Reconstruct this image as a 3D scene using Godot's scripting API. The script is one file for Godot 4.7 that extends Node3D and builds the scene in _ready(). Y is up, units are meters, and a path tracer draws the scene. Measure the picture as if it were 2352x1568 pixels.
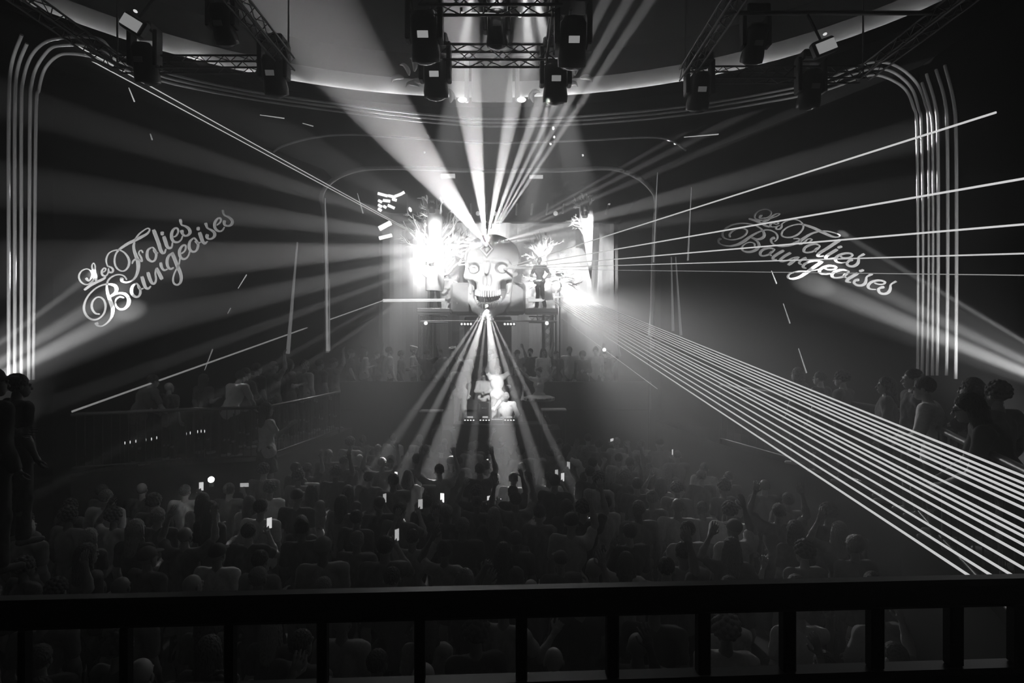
extends Node3D
# A dance club seen from its rear balcony: hazy hall, skull stage, lasers, a crowd on the floor and on the side galleries.
# y is up, the camera looks along -z. px() turns a pixel of the 2352 x 1568 photograph and a depth into a place in the hall.

const FOCAL := 1300.0
const EYE := 4.1
const LEFT_WALL := -7.95
const RIGHT_WALL := 7.05
const CEILING := 8.85

var rng := RandomNumberGenerator.new()
var M := {}
var counts := {}

func px(x: float, y: float, d: float) -> Vector3:
	return Vector3((x - 1176.0) / FOCAL * d, EYE - (y - 784.0) / FOCAL * d, -d)

# ------------------------------------------------------------------ scene head: camera, air, lights

func spot(at: Vector3, to: Vector3, half_angle: float, energy: float, soft := 0.12, size := 0.02) -> void:
	var l := SpotLight3D.new()
	l.name = "beam"
	add_child(l, true)
	l.look_at_from_position(at, to, Vector3(0.13, 1, 0.07).normalized())
	l.spot_angle = half_angle
	l.spot_angle_attenuation = soft
	l.light_energy = energy
	l.light_size = size
	l.spot_range = 60.0
	l.spot_attenuation = 2.0
	l.shadow_enabled = true

func glow(at: Vector3, energy: float, size := 0.05) -> void:
	var l := OmniLight3D.new()
	l.name = "glow"
	add_child(l, true)
	l.position = at
	l.light_energy = energy
	l.light_size = size
	l.omni_range = 60.0
	l.omni_attenuation = 2.0
	l.shadow_enabled = true

# one blade of the lamp on the skull's forehead: from the lamp to a place given by pixel, as wide as from pixel a to pixel b
func blade(from: Vector3, a: Vector2, b: Vector2, d: float, energy: float, soft := 0.25) -> void:
	var m := (a + b) / 2.0
	var to := px(m.x, m.y, d)
	var edge := px(a.x, a.y, d)
	spot(from, to, maxf(0.25, rad_to_deg((edge - from).angle_to(to - from))), energy * 4.2, soft)

func camera_air_lights() -> void:
	var c := Camera3D.new()
	c.name = "camera"
	c.position = Vector3(0, EYE, 0)
	c.fov = rad_to_deg(2.0 * atan(784.0 / FOCAL))
	c.near = 0.05
	c.far = 200.0
	add_child(c)
	c.current = true
	var e := Environment.new()
	e.background_mode = Environment.BG_COLOR
	e.background_color = Color.BLACK
	e.tonemap_mode = Environment.TONE_MAPPER_LINEAR
	e.tonemap_exposure = 1.0
	e.sdfgi_enabled = true
	e.ssao_enabled = true
	e.ssil_enabled = true
	e.volumetric_fog_enabled = true
	e.volumetric_fog_density = 0.045
	e.volumetric_fog_albedo = Color.WHITE
	e.volumetric_fog_anisotropy = 0.6
	var w := WorldEnvironment.new()
	w.name = "air"
	w.environment = e
	add_child(w)
	# the blades of light that fan out from around the skull, from a lens over its brow and an added one before its jaw (see beam_lenses)
	var brow := px(1117, 562, 18.1)
	var chin := px(1118, 702, 18.0)
	for r in [[0.97, 0.51, 250.0], [0.215, 0.023, 480.0], [-0.122, -0.25, 560.0], [-0.325, -0.407, 680.0], [-0.45, -0.5, 800.0], [-0.55, -0.58, 900.0], [-0.64, -0.665, 900.0]]:
		blade(brow, Vector2(1117 - r[0] * 577, 0), Vector2(1117 - r[1] * 577, 0), 8.5, r[2])
	for r in [[0.66, 0.47, 45.0], [0.367, 0.274, 190.0], [0.2, 0.09, 210.0], [0.04, -0.1, 270.0], [-0.153, -0.263, 210.0], [-0.32, -0.37, 270.0], [-0.52, -0.555, 280.0], [-0.625, -0.665, 320.0]]:
		blade(brow, Vector2(400, 577 - r[0] * 717), Vector2(400, 577 - r[1] * 717), 10.5, r[2], 0.4)
	for r in [[0.605, 0.575, 420.0], [0.545, 0.505, 400.0], [0.47, 0.43, 340.0], [0.32, 0.23, 330.0], [0.19, 0.12, 180.0]]:
		blade(brow, Vector2(1850, 577 - r[0] * 733), Vector2(1850, 577 - r[1] * 733), 11.0, r[2], 0.4)
	for r in [[0.01, 0.19, 170.0], [0.22, 0.29, 190.0], [0.37, 0.42, 200.0], [-0.33, -0.17, 150.0], [-0.45, -0.38, 190.0], [-0.6, -0.53, 150.0], [-0.11, -0.05, 110.0]]:
		blade(chin, Vector2(1117 + r[0] * 700, 1277), Vector2(1117 + r[1] * 700, 1277), 9.0, r[2], 0.25)
	# the two lasers that strike the cove at the upper left
	spot(px(1060, 590, 18.2), on_shell(128, 98), 0.5, 700.0, 0.3)
	spot(px(1060, 590, 18.2), on_shell(170, 104), 0.5, 700.0, 0.3)
	# stage floods behind the two costumed dancers
	glow(px(988, 590, 18.3), 5.5, 0.12)
	glow(px(1278, 655, 19.9), 5.0, 0.1)
	# added lamps on the pale cloth behind the skull, for a bright halo there
	for x in [[985, 590, 11.0], [1120, 520, 8.0], [1285, 630, 9.0]]:
		spot(px(x[0], x[1], 20.8), px(x[0], x[1], 24.0), 72.0, x[2], 1.0)
	# washes on the skull and trees, from lamps added unseen over the truss
	spot(px(1142, -60, 6.4), px(1128, 575, 18.8), 9.0, 1000.0, 0.25)
	spot(px(1090, -60, 6.4), px(1000, 570, 19.0), 4.5, 1200.0, 0.7)
	spot(px(1200, -60, 6.4), px(1260, 610, 19.0), 4.5, 1500.0, 0.7)
	spot(px(1220, -60, 6.4), px(1350, 552, 18.5), 4.6, 1500.0, 0.7)
	# uplights at the foot of the wall ribs
	for k in 2:
		var f := Vector3(-7.3, 1.9, -7.8) if k == 0 else Vector3(6.6, 2.15, -7.2)
		spot(f, Vector3(-7.9, 5.6, -9.4) if k == 0 else Vector3(6.95, 5.8, -9.5), 22.0, 22.0, 0.8)
	# beams of the two lettering projectors, lighting the pale painted letters
	var pl := px(-330, 1032, 5.0)
	spot(pl, px(300, 712, 11.0), 2.2, 6400.0, 0.9)
	spot(pl, px(285, 660, 11.0), 1.8, 4600.0, 0.9)
	spot(pl, px(215, 628, 10.4), 0.7, 7000.0, 0.7)
	spot(pl, px(401, 604, 12.4), 10.2, 220.0, 0.35)
	var pr := px(2740, 1015, 5.0)
	spot(pr, px(1915, 672, 10.8), 2.3, 7000.0, 0.9)
	spot(pr, px(1930, 625, 10.8), 1.8, 4200.0, 0.9)
	spot(pr, px(1962, 552, 10.6), 0.45, 9000.0, 0.4)
	spot(pr, px(1824, 590, 12.5), 8.0, 260.0, 0.35)
	# broad soft floods from the stage over the floor
	spot(px(1290, 660, 19.2), px(1660, 960, 10.0), 15.0, 120.0, 1.0)
	spot(px(985, 600, 18.4), px(860, 900, 13.0), 14.0, 55.0, 1.0)
	# light on the DJ from the truss
	spot(px(1262, 215, 7.3), px(1135, 905, 15.6), 5.5, 380.0, 0.8)

# ------------------------------------------------------------------ bookkeeping

func numbered(called: String) -> String:
	var n: int = counts.get(called, 0)
	counts[called] = n + 1
	return called if n == 0 else "%s_%03d" % [called, n]

func tag(o: Node3D, label: String, category: String, group := "", kind := "") -> void:
	if label: o.set_meta("label", label)
	if category: o.set_meta("category", category)
	if group: o.set_meta("group", group)
	if kind: o.set_meta("kind", kind)

func thing(called: String, label: String, category: String, at := Vector3.ZERO, group := "") -> Node3D:
	var o := Node3D.new()
	o.name = numbered(called)
	add_child(o)
	o.position = at
	tag(o, label, category, group)
	return o

func part(called: String, mesh: Mesh, m: Material, parent: Node3D, label := "") -> MeshInstance3D:
	var o := MeshInstance3D.new()
	o.name = called
	o.mesh = mesh
	o.material_override = m
	o.cast_shadow = GeometryInstance3D.SHADOW_CASTING_SETTING_ON
	parent.add_child(o, true)
	if label: o.set_meta("label", label)
	return o

func solo(called: String, mesh: Mesh, m: Material, label: String, category: String, group := "", at := Vector3.ZERO) -> MeshInstance3D:
	var o := part(numbered(called), mesh, m, self)
	o.position = at
	tag(o, label, category, group)
	return o

func struct(called: String, mesh: Mesh, m: Material, label := "") -> MeshInstance3D:
	var o := part(called, mesh, m, self)
	tag(o, label, "", "", "structure")
	return o

# ------------------------------------------------------------------ materials

func grey(v: float, rough := 0.85, metal := 0.0) -> StandardMaterial3D:
	var key := "g%.4f/%.2f/%.2f" % [v, rough, metal]
	if not M.has(key):
		var m := StandardMaterial3D.new()
		m.albedo_color = Color(v, v, v).linear_to_srgb()
		m.roughness = rough
		m.metallic = metal
		M[key] = m
	return M[key]

func matt(v: float) -> StandardMaterial3D:
	var key := "m%.4f" % v
	if not M.has(key):
		var m := StandardMaterial3D.new()
		m.albedo_color = Color(v, v, v).linear_to_srgb()
		m.roughness = 1.0
		m.metallic_specular = 0.0
		M[key] = m
	return M[key]

func lit(v: float) -> StandardMaterial3D:
	var key := "e%.3f" % v
	if not M.has(key):
		var m := StandardMaterial3D.new()
		m.albedo_color = Color(0.6, 0.6, 0.6)
		m.emission_enabled = true
		m.emission = Color.WHITE
		m.emission_energy_multiplier = v
		M[key] = m
	return M[key]

func woven(v: float, spread: float) -> StandardMaterial3D:
	var key := "w%.3f" % v
	if not M.has(key):
		var m := StandardMaterial3D.new()
		var t := NoiseTexture2D.new()
		var n := FastNoiseLite.new()
		n.seed = 11
		n.frequency = 0.06
		t.noise = n
		t.width = 128
		t.height = 128
		t.seamless = true
		var r := Gradient.new()
		var lo := v * (1.0 - spread)
		var hi := v * (1.0 + spread)
		r.set_color(0, Color(lo, lo, lo).linear_to_srgb())
		r.set_color(1, Color(hi, hi, hi).linear_to_srgb())
		t.color_ramp = r
		m.albedo_texture = t
		m.uv1_triplanar = true
		m.uv1_scale = Vector3(3, 3, 3)
		m.roughness = 0.9
		M[key] = m
	return M[key]

# ------------------------------------------------------------------ mesh building: flat lists of vertices, normals and triangles

class Shape:
	var v := PackedVector3Array()
	var n := PackedVector3Array()
	var i := PackedInt32Array()

	func tri(a: Vector3, b: Vector3, c: Vector3) -> void:
		var m := (c - a).cross(b - a).normalized()
		var k := v.size()
		v.append(a); v.append(b); v.append(c)
		n.append(m); n.append(m); n.append(m)
		i.append(k); i.append(k + 1); i.append(k + 2)

	func quad(a: Vector3, b: Vector3, c: Vector3, d: Vector3) -> void:
		tri(a, b, c)
		tri(a, c, d)

	func block(t: Transform3D, s: Vector3, bevel := 0.01) -> Shape:
		var h := s / 2.0
		var b := minf(bevel, minf(h.x, minf(h.y, h.z)) * 0.45)
		var p := {}
		for x in [-1, 1]:
			for y in [-1, 1]:
				for z in [-1, 1]:
					var q := Vector3(x, y, z)
					p[[x, y, z, 0]] = t * (Vector3(h.x, h.y - b, h.z - b) * q)
					p[[x, y, z, 1]] = t * (Vector3(h.x - b, h.y, h.z - b) * q)
					p[[x, y, z, 2]] = t * (Vector3(h.x - b, h.y - b, h.z) * q)
		var mid := t.origin
		for s1 in [-1, 1]:
			_out(mid, p[[s1, -1, -1, 0]], p[[s1, 1, -1, 0]], p[[s1, 1, 1, 0]], p[[s1, -1, 1, 0]])
			_out(mid, p[[-1, s1, -1, 1]], p[[1, s1, -1, 1]], p[[1, s1, 1, 1]], p[[-1, s1, 1, 1]])
			_out(mid, p[[-1, -1, s1, 2]], p[[1, -1, s1, 2]], p[[1, 1, s1, 2]], p[[-1, 1, s1, 2]])
			for s2 in [-1, 1]:
				_out(mid, p[[s1, s2, -1, 0]], p[[s1, s2, 1, 0]], p[[s1, s2, 1, 1]], p[[s1, s2, -1, 1]])
				_out(mid, p[[s1, -1, s2, 0]], p[[s1, 1, s2, 0]], p[[s1, 1, s2, 2]], p[[s1, -1, s2, 2]])
				_out(mid, p[[-1, s1, s2, 1]], p[[1, s1, s2, 1]], p[[1, s1, s2, 2]], p[[-1, s1, s2, 2]])
				for s3 in [-1, 1]:
					_out3(mid, p[[s1, s2, s3, 0]], p[[s1, s2, s3, 1]], p[[s1, s2, s3, 2]])
		return self

	func _out(mid: Vector3, a: Vector3, b: Vector3, c: Vector3, d: Vector3) -> void:
		if (c - a).cross(b - a).dot((a + b + c + d) / 4.0 - mid) < 0.0:
			quad(a, d, c, b)
		else:
			quad(a, b, c, d)

	func _out3(mid: Vector3, a: Vector3, b: Vector3, c: Vector3) -> void:
		if (c - a).cross(b - a).dot((a + b + c) / 3.0 - mid) < 0.0:
			tri(a, c, b)
		else:
			tri(a, b, c)

	func box(at: Vector3, s: Vector3, bevel := 0.01) -> Shape:
		return block(Transform3D(Basis(), at), s, bevel)

	# a round bar along points, each with a radius
	func tube(pts: Array, radii: Array, sides := 8, closed := false) -> Shape:
		var count := pts.size()
		var first := v.size()
		var side := Vector3.ZERO
		for k in count:
			var a: Vector3 = pts[(k - 1 + count) % count] if closed else pts[maxi(k - 1, 0)]
			var b: Vector3 = pts[(k + 1) % count] if closed else pts[mini(k + 1, count - 1)]
			var along := (b - a).normalized()
			if side == Vector3.ZERO:
				side = along.cross(Vector3(0.31, 0.9, 0.23)).normalized()
			side = (side - along * side.dot(along)).normalized()
			var up := along.cross(side)
			var r: float = radii[mini(k, radii.size() - 1)]
			for j in sides:
				var f := TAU * j / sides
				var o := side * cos(f) + up * sin(f)
				v.append(pts[k] + o * r)
				n.append(o)
		for k in (count if closed else count - 1):
			for j in sides:
				var a := first + k * sides + j
				var b := first + k * sides + (j + 1) % sides
				var c := first + ((k + 1) % count) * sides + j
				var d := first + ((k + 1) % count) * sides + (j + 1) % sides
				i.append_array([a, d, b, a, c, d])
		if not closed:
			for e in [0, count - 1]:
				var along2: Vector3 = (pts[1] - pts[0] if e == 0 else pts[count - 1] - pts[count - 2]).normalized() * (-1.0 if e == 0 else 1.0)
				var k0 := v.size()
				v.append(pts[e]); n.append(along2)
				for j in sides:
					v.append(v[first + e * sides + j]); n.append(along2)
				for j in sides:
					if e == 0: i.append_array([k0, k0 + 1 + j, k0 + 1 + (j + 1) % sides])
					else: i.append_array([k0, k0 + 1 + (j + 1) % sides, k0 + 1 + j])
		return self

	# profile of (radius, height) turned about the y axis of t
	func lathe(t: Transform3D, prof: Array, sides := 16) -> Shape:
		var first := v.size()
		var rows := prof.size()
		for k in rows:
			var a: Vector2 = prof[maxi(k - 1, 0)]
			var b: Vector2 = prof[mini(k + 1, rows - 1)]
			var nn := Vector2(b.y - a.y, a.x - b.x).normalized()
			for j in sides:
				var f := TAU * j / sides
				v.append(t * Vector3(prof[k].x * cos(f), prof[k].y, prof[k].x * sin(f)))
				n.append((t.basis * Vector3(nn.x * cos(f), nn.y, nn.x * sin(f))).normalized())
		for k in rows - 1:
			for j in sides:
				var a2 := first + k * sides + j
				var b2 := first + k * sides + (j + 1) % sides
				i.append_array([a2, b2, b2 + sides, a2, b2 + sides, a2 + sides])
		return self

	func ball(t: Transform3D, r: Vector3, sides := 12, rows := 8) -> Shape:
		var first := v.size()
		for k in rows + 1:
			var e := PI * k / rows
			for j in sides:
				var f := TAU * j / sides
				var d := Vector3(sin(e) * cos(f), cos(e), sin(e) * sin(f))
				v.append(t * (d * r))
				n.append((t.basis * (d / r)).normalized())
		for k in rows:
			for j in sides:
				var a := first + k * sides + j
				var b := first + k * sides + (j + 1) % sides
				i.append_array([a, b + sides, b, a, a + sides, b + sides])
		return self

	# a slab whose plan is a polygon
	func slab(plan: PackedVector2Array, lo: float, hi: float) -> Shape:
		var ix := Geometry2D.triangulate_polygon(plan)
		for k in range(0, ix.size(), 3):
			var a := plan[ix[k]]
			var b := plan[ix[k + 1]]
			var c := plan[ix[k + 2]]
			_out3(Vector3(a.x, -1e3, a.y), Vector3(a.x, hi, a.y), Vector3(b.x, hi, b.y), Vector3(c.x, hi, c.y))
			_out3(Vector3(a.x, 1e3, a.y), Vector3(a.x, lo, a.y), Vector3(b.x, lo, b.y), Vector3(c.x, lo, c.y))
		for k in plan.size():
			var a := plan[k]
			var b := plan[(k + 1) % plan.size()]
			quad(Vector3(a.x, lo, a.y), Vector3(b.x, lo, b.y), Vector3(b.x, hi, b.y), Vector3(a.x, hi, a.y))
		return self

	func join(o: Shape, t: Transform3D, mirror := false) -> Shape:
		var k := v.size()
		for q in o.v: v.append(t * q)
		for q in o.n: n.append((t.basis * q).normalized())
		for q in range(0, o.i.size(), 3):
			if mirror: i.append_array([o.i[q] + k, o.i[q + 2] + k, o.i[q + 1] + k])
			else: i.append_array([o.i[q] + k, o.i[q + 1] + k, o.i[q + 2] + k])
		return self

	func mesh() -> ArrayMesh:
		var arr := []
		arr.resize(Mesh.ARRAY_MAX)
		arr[Mesh.ARRAY_VERTEX] = v
		arr[Mesh.ARRAY_NORMAL] = n
		arr[Mesh.ARRAY_INDEX] = i
		var m := ArrayMesh.new()
		m.add_surface_from_arrays(Mesh.PRIMITIVE_TRIANGLES, arr)
		return m

func S() -> Shape:
	return Shape.new()

# a smooth curve through points, `per` steps between two of them
func curve(pts: Array, per := 6, closed := false) -> Array:
	var out := []
	var c := pts.size()
	for k in (c if closed else c - 1):
		var p0 = pts[(k - 1 + c) % c] if closed else pts[maxi(k - 1, 0)]
		var p1 = pts[k]
		var p2 = pts[(k + 1) % c]
		var p3 = pts[(k + 2) % c] if closed else pts[mini(k + 2, c - 1)]
		for j in per:
			var t := float(j) / per
			out.append(0.5 * (2.0 * p1 + (p2 - p0) * t + (2.0 * p0 - 5.0 * p1 + 4.0 * p2 - p3) * t * t + (3.0 * p1 - p0 - 3.0 * p2 + p3) * t * t * t))
	if not closed:
		out.append(pts[c - 1])
	return out

# ------------------------------------------------------------------ rounded bodies: tapered capsules and ellipsoids joined on a grid

# prims: ["c", a, b, ra, rb] or ["e", centre, radii]; a fourth/sixth entry of true cuts instead of joins
func body(prims: Array, cell: float, blend: float) -> Shape:
	var lo := Vector3.INF
	var hi := -Vector3.INF
	for p in prims:
		if p[-1] is bool: continue
		if p[0] == "c":
			var r := maxf(p[3], p[4])
			lo = lo.min(p[1] - Vector3.ONE * r).min(p[2] - Vector3.ONE * r)
			hi = hi.max(p[1] + Vector3.ONE * r).max(p[2] + Vector3.ONE * r)
		else:
			lo = lo.min(p[1] - p[2])
			hi = hi.max(p[1] + p[2])
	lo -= Vector3.ONE * (cell * 2.5)
	hi += Vector3.ONE * (cell * 2.5)
	var nx := int((hi.x - lo.x) / cell) + 2
	var ny := int((hi.y - lo.y) / cell) + 2
	var nz := int((hi.z - lo.z) / cell) + 2
	var f := PackedFloat32Array()
	f.resize(nx * ny * nz)
	f.fill(1.0)
	var reach := blend + cell * 2.2
	for p in prims:
		var cut: bool = p[-1] is bool
		var a: Vector3
		var b: Vector3
		var cap: bool = p[0] == "c"
		if cap:
			var r := maxf(p[3], p[4]) + reach
			a = p[1].min(p[2]) - Vector3.ONE * r
			b = p[1].max(p[2]) + Vector3.ONE * r
		else:
			a = p[1] - p[2] - Vector3.ONE * reach
			b = p[1] + p[2] + Vector3.ONE * reach
		var x0 := clampi(int((a.x - lo.x) / cell), 0, nx - 1)
		var x1 := clampi(int((b.x - lo.x) / cell) + 1, 0, nx - 1)
		var y0 := clampi(int((a.y - lo.y) / cell), 0, ny - 1)
		var y1 := clampi(int((b.y - lo.y) / cell) + 1, 0, ny - 1)
		var z0 := clampi(int((a.z - lo.z) / cell), 0, nz - 1)
		var z1 := clampi(int((b.z - lo.z) / cell) + 1, 0, nz - 1)
		var pa: Vector3 = p[1]
		var pb: Vector3 = p[2]
		var ba := pb - pa
		var bb := maxf(ba.length_squared(), 1e-9)
		var ra: float = p[3] if cap else 0.0
		var rb: float = p[4] if cap else 0.0
		var rmin := minf(pb.x, minf(pb.y, pb.z))
		for z in range(z0, z1 + 1):
			for y in range(y0, y1 + 1):
				var row := (z * ny + y) * nx
				for x in range(x0, x1 + 1):
					var q := lo + Vector3(x, y, z) * cell
					var d: float
					if cap:
						var h := clampf((q - pa).dot(ba) / bb, 0.0, 1.0)
						d = (q - pa - ba * h).length() - lerpf(ra, rb, h)
					else:
						var k0 := ((q - pa) / pb).length()
						var k1 := ((q - pa) / (pb * pb)).length()
						d = k0 * (k0 - 1.0) / k1 if k1 > 1e-6 else -rmin
					var w := f[row + x]
					if cut:
						d = -d
						var g := maxf(blend * 0.5 - absf(w - d), 0.0) / maxf(blend * 0.5, 1e-6)
						f[row + x] = maxf(w, d) + g * g * blend * 0.125
					else:
						var g := maxf(blend - absf(w - d), 0.0) / blend
						f[row + x] = minf(w, d) - g * g * blend * 0.25
	var out := Shape.new()
	var ids := PackedInt32Array()
	ids.resize(nx * ny * nz)
	ids.fill(-1)
	var sy := nx
	var sz := nx * ny
	var off := [0, 1, sy, sy + 1, sz, sz + 1, sz + sy, sz + sy + 1]
	var edges := [[0, 1], [2, 3], [4, 5], [6, 7], [0, 2], [1, 3], [4, 6], [5, 7], [0, 4], [1, 5], [2, 6], [3, 7]]
	for z in nz - 1:
		for y in ny - 1:
			var row := (z * ny + y) * nx
			for x in nx - 1:
				var k := row + x
				var neg := int(f[k] < 0.0) + int(f[k + 1] < 0.0) + int(f[k + sy] < 0.0) + int(f[k + sy + 1] < 0.0) + int(f[k + sz] < 0.0) + int(f[k + sz + 1] < 0.0) + int(f[k + sz + sy] < 0.0) + int(f[k + sz + sy + 1] < 0.0)
				if neg == 0 or neg == 8: continue
				var sum := Vector3.ZERO
				var c := 0
				for e in edges:
					var u := f[k + off[e[0]]]
					var w := f[k + off[e[1]]]
					if (u < 0.0) != (w < 0.0):
						var t := u / (u - w)
						var p0 := Vector3(e[0] & 1, (e[0] >> 1) & 1, e[0] >> 2)
						var p1 := Vector3(e[1] & 1, (e[1] >> 1) & 1, e[1] >> 2)
						sum += p0.lerp(p1, t)
						c += 1
				ids[k] = out.v.size()
				out.v.append(lo + (Vector3(x, y, z) + sum / c) * cell)
				var gx := f[k + 1] + f[k + sy + 1] + f[k + sz + 1] + f[k + sz + sy + 1] - f[k] - f[k + sy] - f[k + sz] - f[k + sz + sy]
				var gy := f[k + sy] + f[k + sy + 1] + f[k + sz + sy] + f[k + sz + sy + 1] - f[k] - f[k + 1] - f[k + sz] - f[k + sz + 1]
				var gz := f[k + sz] + f[k + sz + 1] + f[k + sz + sy] + f[k + sz + sy + 1] - f[k] - f[k + 1] - f[k + sy] - f[k + sy + 1]
				out.n.append(Vector3(gx, gy, gz).normalized())
	for z in range(1, nz - 1):
		for y in range(1, ny - 1):
			var row := (z * ny + y) * nx
			for x in range(1, nx - 1):
				var k := row + x
				var s := f[k] < 0.0
				if s != (f[k + 1] < 0.0):
					_face(out, ids[k], ids[k - sy], ids[k - sy - sz], ids[k - sz], s)
				if s != (f[k + sy] < 0.0):
					_face(out, ids[k], ids[k - sz], ids[k - sz - 1], ids[k - 1], s)
				if s != (f[k + sz] < 0.0):
					_face(out, ids[k], ids[k - 1], ids[k - 1 - sy], ids[k - sy], s)
	return out

func _face(o: Shape, a: int, b: int, c: int, d: int, flip: bool) -> void:
	if a < 0 or b < 0 or c < 0 or d < 0: return
	if flip: o.i.append_array([a, c, b, a, d, c])
	else: o.i.append_array([a, b, c, a, c, d])

# ------------------------------------------------------------------ the hall

func left_depth(x: float) -> float:
	var t := (1176.0 - x) / FOCAL
	return minf(-LEFT_WALL / maxf(t, 1e-3), (7.95 + 9.8 * 0.474) / (t + 0.474))

func right_depth(x: float) -> float:
	var t := (x - 1176.0) / FOCAL
	return minf(RIGHT_WALL / maxf(t, 1e-3), (7.05 + 9.8 * 0.509) / (t + 0.509))

func soft_min(a: float, b: float, k: float) -> float:
	var h := maxf(k - absf(a - b), 0.0) / k
	return minf(a, b) - h * h * k * 0.25

# where the sight line through a pixel meets wall or ceiling, with the rounded cove between them
func on_shell(x: float, y: float) -> Vector3:
	var wall := left_depth(x) if x < 1176 else right_depth(x)
	var top := (CEILING - EYE) * FOCAL / maxf(784.0 - y, 1.0)
	return px(x, y, soft_min(wall, top, 1.0) * 0.994)

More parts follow.
